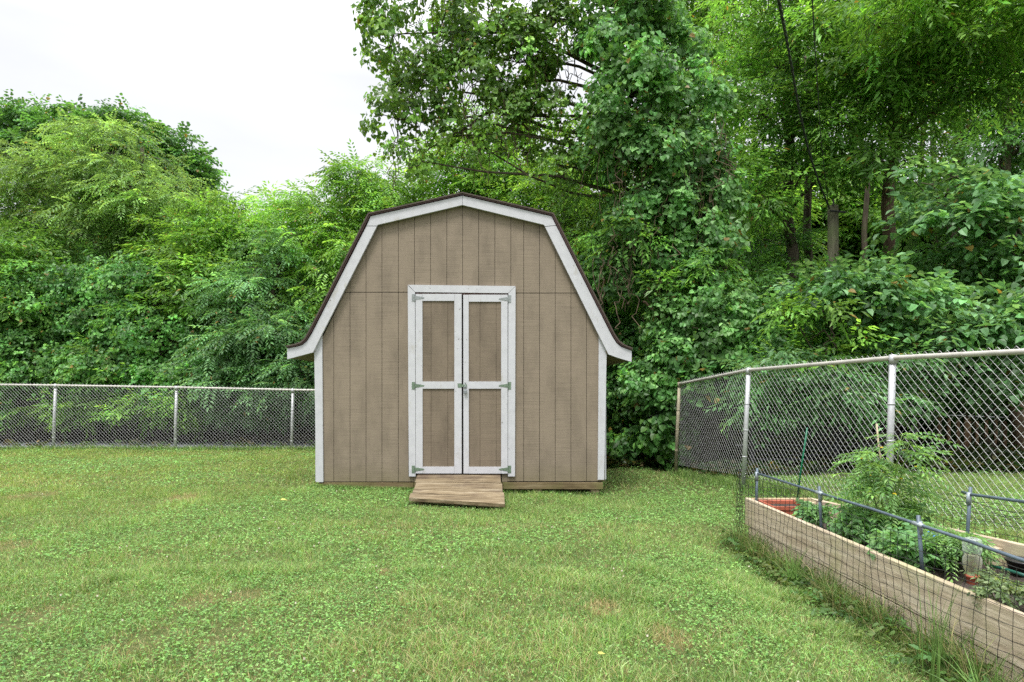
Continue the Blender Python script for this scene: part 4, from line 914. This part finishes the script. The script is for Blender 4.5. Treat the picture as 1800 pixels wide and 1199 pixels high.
# --- right hand woods
tree('ash_tree', 'tall tree with two dark trunks right of the vine clad tree', 'tree', 14,
     tp((1405, 14), (1395, 14, 420), (1385, 14, 220), (1400, 14, 60), (1420, 14, -150)),
     [('crown', 'elm', 1.0, 'mid', [(1370, 120, 90, 60, 13.6, 1.1, .75), (1440, 60, 90, 60, 13.4, 1.2, .8), (1330, 210, 70, 50, 13.8, 1, .65), (1450, 180, 90, 55, 13.6, 1.1, .7), (1420, 240, 90, 35, 13.8, 1.0, .55), (1330, 300, 50, 36, 14, .9, .6), (1500, 270, 60, 26, 13.2, .8, .6), (1345, 350, 50, 26, 13.2, .7, .7), (1430, 300, 60, 26, 13.4, .8, .6), (1290, 330, 45, 40, 13.4, .7, .6), (1340, 30, 80, 60, 13.8, 1.2, .8), (1400, -60, 110, 60, 13.5, 1.3, .35)], dict(fill=3.0))], r0=.12)
tree('box_elder', 'bright yellow green tree glowing behind the vine clad tree at the top', 'tree', 15,
     tp((1290, 18), (1280, 18, 400), (1270, 18, 60)),
     [('crown', 'elm', 1.15, 'bright', [(1240, 50, 70, 70, 18, 1.5, .8), (1290, 130, 70, 60, 18, 1.4, .75), (1260, 220, 60, 50, 18, 1.3, .5), (1310, 380, 80, 60, 18, 1.4, .8), (1340, 460, 70, 50, 17, 1.3, .8), (1220, -60, 120, 70, 18, 1.6, .7), (1180, 10, 70, 60, 19, 1.5, .6), (1060, 330, 60, 60, 19, 1.3, .7)], dict(fill=2.8))], r0=.14)
tree('hickory_tree', 'tree with drooping light green sprays reaching across the top right', 'tree', 16,
     tp((1565, 13), (1560, 13, 400), (1575, 13, 230), (1600, 13, 60), (1620, 13, -100)),
     [('crown', 'elm', 1.1, 'bright', [(1540, 40, 90, 45, 11.5, 1.1, .8), (1640, 50, 100, 50, 11.3, 1.2, .85), (1740, 40, 100, 55, 11, 1.2, .85), (1600, -50, 120, 50, 11.5, 1.2, .3), (1780, -50, 120, 50, 11, 1.2, .3)], dict(fill=3.2)),
      ('lower_crown', 'elm', 1.05, 'mid', [(1560, 130, 85, 45, 12.5, 1.1, .65), (1640, 150, 80, 40, 12.5, 1, .6), (1720, 130, 90, 45, 12, 1.1, .75), (1560, 210, 80, 35, 12.8, 1, .5), (1640, 200, 70, 30, 12.8, 1, .42), (1555, 285, 60, 32, 12.3, .7, .7), (1480, 215, 60, 28, 12.8, .8, .6), (1800, 130, 80, 60, 12, 1.1, .8)], dict(fill=3.0))], bark='bark_brown', r0=.13)
tree('oak_tree', 'dark trunked tree far back at the right with sky showing through its leaves', 'tree', 17,
     tp((1680, 17), (1682, 17, 400), (1680, 17, 230), (1690, 17, 60)),
     [('crown', 'elm', 1.15, 'dark', [(1700, 230, 70, 40, 17, 1.2, .42), (1760, 250, 60, 50, 17, 1.2, .45), (1640, 270, 50, 35, 17, 1, .4), (1780, 190, 60, 40, 17, 1.2, .5), (1700, 320, 90, 35, 16.5, 1.2, .6)], dict(fill=2.8))], r0=.20)
tree('maple_tree', 'thin dark trunked tree at the right edge behind the mulberry leaves', 'tree', 18,
     tp((1765, 15), (1768, 15, 400), (1772, 15, 200), (1780, 15, 0)),
     [('crown', 'elm', 1.1, 'dark', [(1790, 260, 60, 40, 15, 1, .5), (1860, 200, 90, 80, 15, 1.5, .7), (1850, 60, 110, 90, 15, 1.6, .7)], dict(fill=2.8))], r0=.12)
tree('mulberry_tree', 'broad leaved mulberry branches reaching over the fence from the right', 'tree', 19,
     tp((1830, 11), (1800, 11, 500), (1830, 11, 420), (1850, 11, 330)),
     [('crown', 'broad', 1.0, 'blue', [(1640, 325, 45, 16, 10.6, .5, .5), (1690, 355, 60, 20, 10.4, .6, .5), (1765, 345, 60, 22, 10.3, .6, .6), (1700, 390, 70, 20, 10.3, .5, .6), (1780, 400, 60, 22, 10.2, .5, .7), (1745, 455, 55, 18, 10.2, .5, .6), (1880, 380, 90, 80, 10.2, 1, .6)], dict(fill=5.0, nspray=8, rc=.26))], r0=.11)
tree('mulberry_sapling', 'spreading broad leaved sapling in the centre of the right woods above the fence', 'tree', 20,
     tp((1560, 9.6), (1555, 9.6, 600), (1545, 9.6, 520)),
     [('crown', 'broad', .85, 'blue', [(1480, 500, 45, 20, 9.6, .5, .9), (1540, 510, 50, 24, 9.4, .5, .9), (1600, 530, 50, 22, 9.3, .5, .9), (1440, 520, 40, 25, 9.9, .5, .8), (1620, 590, 60, 25, 9.2, .5, .8)], dict(fill=5.5, nspray=10, rc=.24))], r0=.04)
tree('sapling', 'pale yellow green sapling standing just above the side fence top rail', 'tree', 21,
     tp((1450, 9.3), (1450, 9.3, 640), (1455, 9.3, 550)),
     [('crown', 'elm', .95, 'bright', [(1455, 560, 38, 30, 9.3, .45, .8), (1470, 610, 45, 28, 9.2, .45, .8), (1420, 630, 45, 22, 9.4, .45, .8), (1380, 560, 38, 25, 9.8, .4, .6)], dict(fill=5, nspray=10, rc=.22))], r0=.025)
tree('bush', 'leafy bush spilling onto the fence post at the far corner of the side fence', 'bush', 22, tp((1200, 11.2), (1200, 11.2, 700)),
     [('foliage', 'vine', .85, 'vine', [(1170, 720, 40, 60, 11.2, .5, .8), (1150, 780, 50, 30, 11.4, .4, .9), (1215, 660, 45, 30, 10.9, .4, .9), (1110, 790, 40, 18, 11.8, .4, .8), (1280, 660, 60, 28, 10.5, .45, .9)], dict(fill=5, rc=.22))], r0=.03)
tree('bush', 'silvery green bush along the fence top below the mulberry sapling', 'bush', 23, tp((1400, 9.4), (1400, 9.4, 680)),
     [('foliage', 'elm', .85, 'blue', [(1370, 640, 60, 25, 9.3, .5, .9), (1440, 680, 70, 35, 9.1, .5, .7), (1340, 700, 50, 35, 9.6, .5, .7), (1500, 700, 60, 30, 9.0, .5, .6), (1560, 650, 60, 35, 9.2, .5, .7)], dict(fill=5, rc=.24))], r0=.03)
tree('bush', 'wide leafy bush behind the fence at the far right edge', 'bush', 24, tp((1740, 9.4), (1740, 9.4, 640)),
     [('foliage', 'broad', .8, 'blue', [(1700, 580, 60, 30, 9.2, .5, .8), (1770, 590, 60, 35, 9.0, .5, .9), (1720, 650, 80, 30, 9.0, .5, .7), (1830, 560, 70, 60, 9.0, .6, .9), (1640, 680, 60, 25, 9.2, .5, .6), (1800, 680, 70, 25, 9.0, .5, .6)], dict(fill=4.5, nspray=10, rc=.26))], r0=.03)
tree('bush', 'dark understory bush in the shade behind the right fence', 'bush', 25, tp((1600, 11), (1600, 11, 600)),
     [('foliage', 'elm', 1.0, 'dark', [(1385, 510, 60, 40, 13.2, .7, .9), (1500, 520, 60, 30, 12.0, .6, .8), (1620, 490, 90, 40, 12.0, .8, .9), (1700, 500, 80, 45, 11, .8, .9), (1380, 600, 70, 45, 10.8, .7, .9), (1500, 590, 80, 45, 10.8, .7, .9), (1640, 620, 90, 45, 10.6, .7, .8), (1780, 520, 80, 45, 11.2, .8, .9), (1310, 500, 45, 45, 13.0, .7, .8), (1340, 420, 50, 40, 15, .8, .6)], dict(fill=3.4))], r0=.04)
tree('poplar_tree', 'sunlit green tree deep behind the two dark trunks', 'tree', 26, tp((1450, 21), (1450, 21, 400), (1450, 21, 60)),
     [('crown', 'elm', 1.5, 'bright', [(1420, 330, 90, 50, 21, 1.6, .8), (1500, 200, 100, 60, 21, 1.8, .6), (1420, 90, 110, 70, 21, 1.8, .7), (1530, 390, 80, 40, 20, 1.4, .8), (1540, 90, 100, 60, 21, 1.8, .6)], dict(fill=2.6))], r0=.14)
tree('poplar_tree', 'mid green tree deep behind the brown trunk at the right', 'tree', 27, tp((1620, 22), (1620, 22, 400), (1620, 22, 60)),
     [('crown', 'elm', 1.5, 'mid', [(1600, 370, 90, 50, 21, 1.6, .8), (1700, 160, 110, 60, 22, 1.8, .4), (1660, 60, 120, 60, 21, 1.8, .6), (1720, 380, 90, 50, 20, 1.6, .8), (1790, 330, 80, 50, 21, 1.4, .5)], dict(fill=2.6))], r0=.14)
# far-off wood behind: one mass, seen only through the gaps
rng = np.random.default_rng(90); bl = []
for x in np.arange(-500, 2500, 95): bl.append((x, rng.uniform(480, 560), 85, rng.uniform(75, 110), rng.uniform(24, 30), 2, .9))
for x in np.arange(1250, 2600, 110): bl.append((x, rng.uniform(360, 440), 85, 60, rng.uniform(22, 26), 2, .55))
for x in np.arange(-500, 760, 95): bl.append((x, rng.uniform(630, 690), 85, 60, rng.uniform(21, 23), 2, .8))
for x in np.arange(1250, 2500, 100): bl.append((x, rng.uniform(600, 700), 85, 70, rng.uniform(14, 17), 1.2, .7))
fw, _ = crown(rng, bl, 'broad', 2.4, PAL['dark'], None, 'background_woods', rc=.7, nspray=14, twigs=False)
add_prop(fw, 'dark mass of far woods filling the gaps behind the trees', 'woods', None, 'stuff')
# more slender trunks inside the woods
for i, (px, Y, y1, px1, r, lab) in enumerate([(1425, 15, 100, 1415, .10, 'dark leaning trunk just right of the twin trunk tree'), (1300, 16, 330, 1290, .08, 'slim dark trunk behind the hanging vines'), (1790, 10.6, 380, 1830, .11, 'thick brown trunk leaning at the right edge'), (1640, 19, 150, 1635, .10, 'distant dark trunk with sky behind it'), (1520, 18, 120, 1510, .08, 'distant slim trunk behind the mossy pole')]):
    b0 = GP(px, Y); t = thing('tree', 'bare '+lab, 'tree', tuple(b0)); P = np.array([b0-[0, 0, .1], (b0+PT(px1, y1, Y))/2+[.08, 0, 0], PT(px1, y1, Y)]); q_ = np.linspace(0, 2, 10); Q_ = np.stack([np.interp(q_, range(3), P[:, k_]) for k_ in range(3)], 1); Q_[1:-1] += np.random.default_rng(i).normal(0, .04, (8, 3)); mb = MB(); mb.tube(Q_, np.linspace(r*1.2, r*.7, 10), 8); mb.build('trunk', M['bark_brown' if i == 2 else 'bark'], t, True)
# woodland ground cover: ivy and weeds under the trees
rng = np.random.default_rng(60); O = []
for (x0, x1, y0, y1, n) in ((2.95, 12, 8.7, 12, 5200), (1.2, 12, 12, 18, 3500), (1.0, 2.7, 11.2, 13.2, 1100), (-14, 2, 13.6, 14.1, 260)):
    x = rng.uniform(x0, x1, n); y = rng.uniform(y0, y1, n); O.append(np.stack([x, y, H(x, y)+rng.uniform(.0, .10, n)], 1))
O = np.concatenate(O); n = len(O); a = rng.uniform(0, 6.28, n)
ch = spray_leaves(rng, O, np.stack([np.cos(a), np.sin(a), rng.uniform(-.1, .5, n)], 1), np.stack([rng.normal(0, .3, n), rng.normal(0, .3, n), np.ones(n)], 1), 'vine', .6, [(.03, .08, .02), (.05, .10, .025), (.09, .075, .035)])
add_prop(foliage_obj('ground_ivy', [ch], True, None), 'ivy and weeds covering the shaded woodland floor behind the fences', 'ground cover', None, 'stuff')

# ================================================================== LAWN
def blades(rng, x, y, z, h, wd, lean, segs, col):
    n = len(x); a = rng.uniform(0, 2*np.pi, n); b = rng.uniform(0, 2*np.pi, n); side = np.stack([np.cos(a), np.sin(a), np.zeros(n)], 1)*(wd/2)[:, None]
    ld = np.stack([np.cos(b), np.sin(b), np.zeros(n)], 1)*(lean*h)[:, None]; P = np.stack([x, y, z], 1); up = np.array([0, 0, 1.])*h[:, None]
    if segs == 1: V = np.stack([P-side, P+side, P+up+ld], 1); k = 3; q = np.array([0, 1, 2])
    else:
        m_ = P+up*.6+ld*.35; V = np.stack([P-side, P+side, m_+side*.75, m_-side*.75, P+up*.95+ld*1.1], 1); k = 5; q = np.array([0, 1, 2, 0, 2, 3, 3, 2, 4])
    return V.reshape(-1, 3), (np.arange(n)[:, None]*k+q[None]).reshape(-1), np.repeat(col, k, 0)
VA, VB = VNoise(11), VNoise(12)
rng = np.random.default_rng(100)
def scatter(n, y0, y1, pad=1.2):
    y = np.sqrt(rng.uniform(y0*y0, y1*y1, n)); x = rng.uniform(-1, 1, n)*(y*.80+pad)
    ok = ~((x > fx(y)-.01) & (y < 5.76) & (x < bxk(y)+.02))                       # bed
    ok &= ~((x > sx(556)) & (x < sx(1063)) & (y > YS-.01) & (y < YS+DEP))        # shed
    ok &= ~((y > 7.15) & (y < 8.4) & (x > -1.16) & (x < -.12))                    # ramp
    ok &= ~((y > 8.9+.25*np.sin(x*3)) & (x > 3.0)) & (y < 13.75)
    ok &= ~((x > 2.4-.15*(y-10.4)) & (y > 10.6))
    return x[ok], y[ok]
def patch(x, y):
    clover = VA.fbm(x*.9, y*.9, 4); dry = VB.fbm(x*.75+9, y*1.0, 4)
    spots = np.zeros_like(x)
    for (px, py, r) in ((45, 1090, .35), (350, 1060, .28), (1060, 1075, .22), (60, 875, .5), (20, 960, .3), (430, 1050, .22), (1180, 1130, .25), (250, 1130, .3), (680, 1005, .16), (400, 1120, .25), (320, 880, .4)):
        yy_ = F*EYE/(py-HY); xx_ = (px-CX)*yy_/F; spots = np.maximum(spots, np.exp(-(((x-xx_)/r*1.9)**2+((y-yy_)/r*1.3)**2)))
    return clover, dry, spots
GR = np.array([(.180, .340, .065), (.240, .390, .080), (.080, .190, .045), (.360, .440, .220), (.140, .280, .075), (.310, .400, .140)]); DRY = np.array([(.46, .37, .19), (.40, .32, .17), (.34, .32, .14)])
parts_ = []
for (n, y0, y1, segs, hs, ws) in ((230000, 2.3, 4.6, 2, .040, .0032), (280000, 4.6, 8.2, 1, .040, .0046), (240000, 8.2, 13.8, 1, .036, .0080)):
    x, y = scatter(n, y0, y1); c, d, s = patch(x, y); keep = rng.random(len(x)) < np.clip(1.15-.75*ss((c-.50)/.2)-.35*s, .25, 1); x, y, c, d, s = x[keep], y[keep], c[keep], d[keep], s[keep]
    m_ = len(x); col = jitter_cols(rng, m_, GR, .26); tone = (.66+.70*VB.fbm(x*2.6, y*2.6, 4))[:, None]; col *= tone
    side = np.clip(-x/8+.25, 0, 1)[:, None]*np.clip((y-5)/5, 0, 1)[:, None]; col = col*(1-side*.6)+col*np.array([1.35, 1.10, .80])*side*.6
    pd = np.clip(.12+.8*np.clip(d-.5, 0, 1)+.85*ss((s-.25)/.6), 0, .85); isd = rng.random(m_) < pd; col[isd] = jitter_cols(rng, isd.sum(), DRY, .15)
    tf = ss((VA.fbm(x*3.3+5, y*3.3, 3)-.5)/.15); h = hs*rng.uniform(.5, 1.4, m_)*(1-.5*s)*(.75+.75*tf); parts_.append(blades(rng, x, y, H(x, y)-.004, h, ws*rng.uniform(.6, 1.3, m_), rng.uniform(.15, 1.3, m_), segs, col))
off = 0; Vs, Is, Cs = [], [], []
for V, I_, C_ in parts_: Vs.append(V); Is.append(I_+off); Cs.append(C_); off += len(V)
add_prop(obj('lawn_grass', np.vstack(Vs), 3, np.concatenate(Is), M['grass'], None, np.vstack(Cs)), 'short mown grass with dry patches covering the whole yard', 'grass', None, 'stuff')
# clover: three leaflets each
ch = []
for (n, y0, y1, s0) in ((85000, 2.3, 4.8, .0082), (85000, 4.8, 8.2, .0115), (60000, 8.2, 13.8, .018)):
    x, y = scatter(n, y0, y1); c, d, s = patch(x, y); keep = rng.random(len(x)) < np.clip(.22+.75*ss((c-.44)/.2)-.8*s, .05, 1); x, y = x[keep], y[keep]; m_ = len(x)
    P0 = np.stack([x, y, H(x, y)+rng.uniform(.012, .042, m_)], 1); a0 = rng.uniform(0, 6.28, m_); col = jitter_cols(rng, m_, [(.165, .345, .085), (.105, .250, .070), (.210, .385, .095), (.25, .40, .14)], .22); col *= (.85+.32*VA.fbm(x*2, y*2, 2))[:, None]
    tilt = rng.normal(0, .28, (m_, 2)); nn = unit(np.stack([tilt[:, 0], tilt[:, 1], np.ones(m_)], 1))
    for k_ in range(3):
        a = a0+k_*2.094; D = unit(np.stack([np.cos(a), np.sin(a), .15-tilt[:, 0]*np.cos(a)-tilt[:, 1]*np.sin(a)], 1)); L = np.full(m_, s0)*rng.uniform(.7, 1.25, m_); ch.append((P0, D, nn, L, L*.95, col))
P, D, Nn, L, W, C_ = [np.concatenate(a) for a in zip(*ch)]; V, sz_, idx, k = leaf_mesh(P, D, Nn, L, W, False)
add_prop(obj('clover', V, sz_, idx, M['grass'], None, np.repeat(C_, k, 0)), 'patches of small round clover leaves mixed through the lawn', 'clover', None, 'stuff')
# clover blossoms
n = 230; x, y = scatter(n, 2.6, 8); c, d, s = patch(x, y); kk = c > .46; x, y = x[kk], y[kk]; A = np.stack([x, y, H(x, y)+.035], 1); V, idx = prisms(A, A+[0, 0, .009], .0055, .004, 6); 
add_prop(obj('clover_blossoms', V, 4, idx, simple('blossom', (.62, .55, .45), .8), None), 'tiny whitish clover blossoms sprinkled over the near lawn', 'blossoms', None, 'stuff')
# long grass and weeds along the bed and shed
chV, chI, chC = [], [], []; off = 0
def addbl(x, y, z, h, wd, lean, col):
    global off
    V, I_, C_ = blades(rng, x, y, z, h, wd, lean, 2, col); chV.append(V); chI.append(I_+off); chC.append(C_); off += len(V)
for k_ in range(95):
    yc = rng.uniform(2.2, 5.75); big = rng.random() < .5; n = int(rng.uniform(25, 80)); x = fx(yc)-rng.uniform(.02, .14)+rng.normal(0, .035, n); y = yc+rng.normal(0, .05, n); hh = (.24 if big else .10)*rng.uniform(.6, 1.2)*(1+.25*(yc < 3.4))
    col = jitter_cols(rng, n, [(.08, .17, .035), (.11, .21, .045), (.06, .13, .03), (.20, .22, .08), (.34, .29, .15)], .2); addbl(x, y, H(x, y)-.01, hh*rng.uniform(.5, 1.15, n), rng.uniform(.0035, .006, n), rng.uniform(.1, 1.0, n), col)
n = 9000; y = rng.uniform(2.0, 5.9, n); x = fx(y)-np.abs(rng.normal(0, .09, n))-.015; addbl(x, y, H(x, y)-.01, rng.uniform(.03, .11, n), rng.uniform(.003, .005, n), rng.uniform(.2, 1.3, n), jitter_cols(rng, n, [(.08, .17, .035), (.12, .22, .05), (.30, .26, .13)], .25))
n = 5200; x = rng.uniform(sx(552), sx(1072), n); y = YS-np.abs(rng.normal(0, .035, n))-.015; kk = ~((x > -1.2) & ((x < -.1) | (rng.random(n) < .7))); x, y = x[kk], y[kk]; n = len(x); addbl(x, y, H(x, y)-.005, rng.uniform(.03, .075, n), rng.uniform(.004, .007, n), rng.uniform(.1, .8, n), jitter_cols(rng, n, GR*.85, .2))
n = 5000; y = rng.uniform(7.0, 10.5, n); x = np.interp(y, [a[1] for a in sp[::-1]], [a[0] for a in sp[::-1]])+rng.normal(0, .06, n); addbl(x, y, H(x, y)-.005, rng.uniform(.04, .14, n), rng.uniform(.005, .008, n), rng.uniform(.1, .8, n), jitter_cols(rng, n, GR*.85, .2))
n = 9000; x = rng.uniform(-12, 2.4, n); y = YB+rng.normal(0, .05, n); addbl(x, y, H(x, y)-.005, rng.uniform(.04, .13, n), rng.uniform(.007, .011, n), rng.uniform(.1, .8, n), jitter_cols(rng, n, GR*.95, .2))
n = 700; y = rng.uniform(7.1, 8.2, n); s_ = rng.random(n) < .5; x = np.where(s_, -1.2+.02*rng.normal(size=n)+.05*(8.2-y)*0, -.08+.02*rng.normal(size=n)); addbl(x, y, H(x, y)-.005, rng.uniform(.03, .09, n), rng.uniform(.004, .006, n), rng.uniform(.1, .9, n), jitter_cols(rng, n, GR*.9, .2))
n = 500; x = rng.uniform(-1.12, -.1, n); y = 7.25-.2*(x+1.13)+rng.normal(0, .02, n)-.04; addbl(x, y, H(x, y)-.005, rng.uniform(.02, .05, n), rng.uniform(.004, .006, n), rng.uniform(.1, .9, n), jitter_cols(rng, n, GR*.9, .2))
add_prop(obj('long_grass', np.vstack(chV), 3, np.concatenate(chI), M['grass'], None, np.vstack(chC)), 'long unmown grass growing along the raised bed, fences and shed base', 'grass', None, 'stuff')
# weeds at the foot of the bed
rng = np.random.default_rng(64); n = 240; y = rng.uniform(2.6, 5.8, n); x = fx(y)-np.abs(rng.normal(.08, .09, n)); a = rng.uniform(0, 6.28, n)
ch = spray_leaves(rng, np.stack([x, y, H(x, y)+rng.uniform(.01, .09, n)], 1), np.stack([np.cos(a), np.sin(a), rng.uniform(0, .6, n)], 1), np.stack([rng.normal(0, .3, n), rng.normal(0, .3, n), np.ones(n)], 1), 'broad', .28, [(.07, .16, .045), (.10, .20, .05), (.13, .17, .05)])
add_prop(foliage_obj('weeds', [ch], True, None), 'low leafy weeds at the foot of the raised bed boards', 'weeds', None, 'stuff')
# tall blade tuft poking through the mesh
def tuft(px, Y, n, h, seed, label, lean=.35):
    r_ = np.random.default_rng(seed); xy = PT(px, 1000, Y); x = xy[0]+r_.normal(0, .02, n); y = Y+r_.normal(0, .02, n); z = H(x, y); mb = MB()
    for i in range(n):
        hh = h*r_.uniform(.6, 1.05); dx, dy = r_.normal(.1, lean, 2)*hh; t = np.linspace(0, 1, 7); wv_ = .0036*(1-t**1.6)+.0005
        for j in range(6):
            p = lambda q: np.array([x[i]+dx*q**2, y[i]+dy*.5*q**2, z[i]+hh*(q-.12*q**2)]); u = np.array([1, .3, 0]); mb.add([p(t[j])-u*wv_[j], p(t[j])+u*wv_[j], p(t[j+1])+u*wv_[j+1], p(t[j+1])-u*wv_[j+1]], [(0, 1, 2, 3)])
    o = mb.build('grass_tuft', M['tuft_green'], None, True); add_prop(o, label, 'grass tuft')
simple('tuft_green', (.12, .22, .05), .5, 0, .3, 6)
tuft(1640, 3.02, 12, .60, 5, 'tall bright green grass tuft leaning against the middle of the near bed board', .12)
tuft(1395, 4.55, 34, .34, 6, 'dense dark grass tuft against the bed board near its far end', .3)
tuft(1745, 2.62, 46, .40, 7, 'large arching grass tuft at the lower right corner by the bed', .5)
# fallen leaves
for i, (px, py, s_, lab) in enumerate([(499, 888, .035, 'yellow fallen leaf on the lawn left of the ramp'), (1058, 1166, .018, 'small yellow fallen leaf near the bottom middle of the lawn'), (1293, 843, .03, 'orange brown fallen leaf by the foot of the side fence post'), (1322, 851, .03, 'orange brown fallen leaf beside the far end of the bed')]):
    Y = F*EYE/(py-HY) if i < 2 else F*(EYE-.12)/(py-HY); x = (px-CX)*Y/F; V, sz_, idx, k = leaf_mesh(np.array([[x-s_, Y, float(H(x, Y))+.04]]), np.array([[1., .1, 0]]), np.array([[0, -.3, .95]]), np.array([2*s_]), np.array([s_*1.1]), True)
    o = obj('fallen_leaf', V, sz_, idx, simple('yellow_leaf' if i < 2 else 'brown_leaf', (.42, .40, .09) if i < 2 else (.55, .33, .13), .7)); add_prop(o, lab, 'leaf')
print('LEAVES', LEAFCOUNT[0])
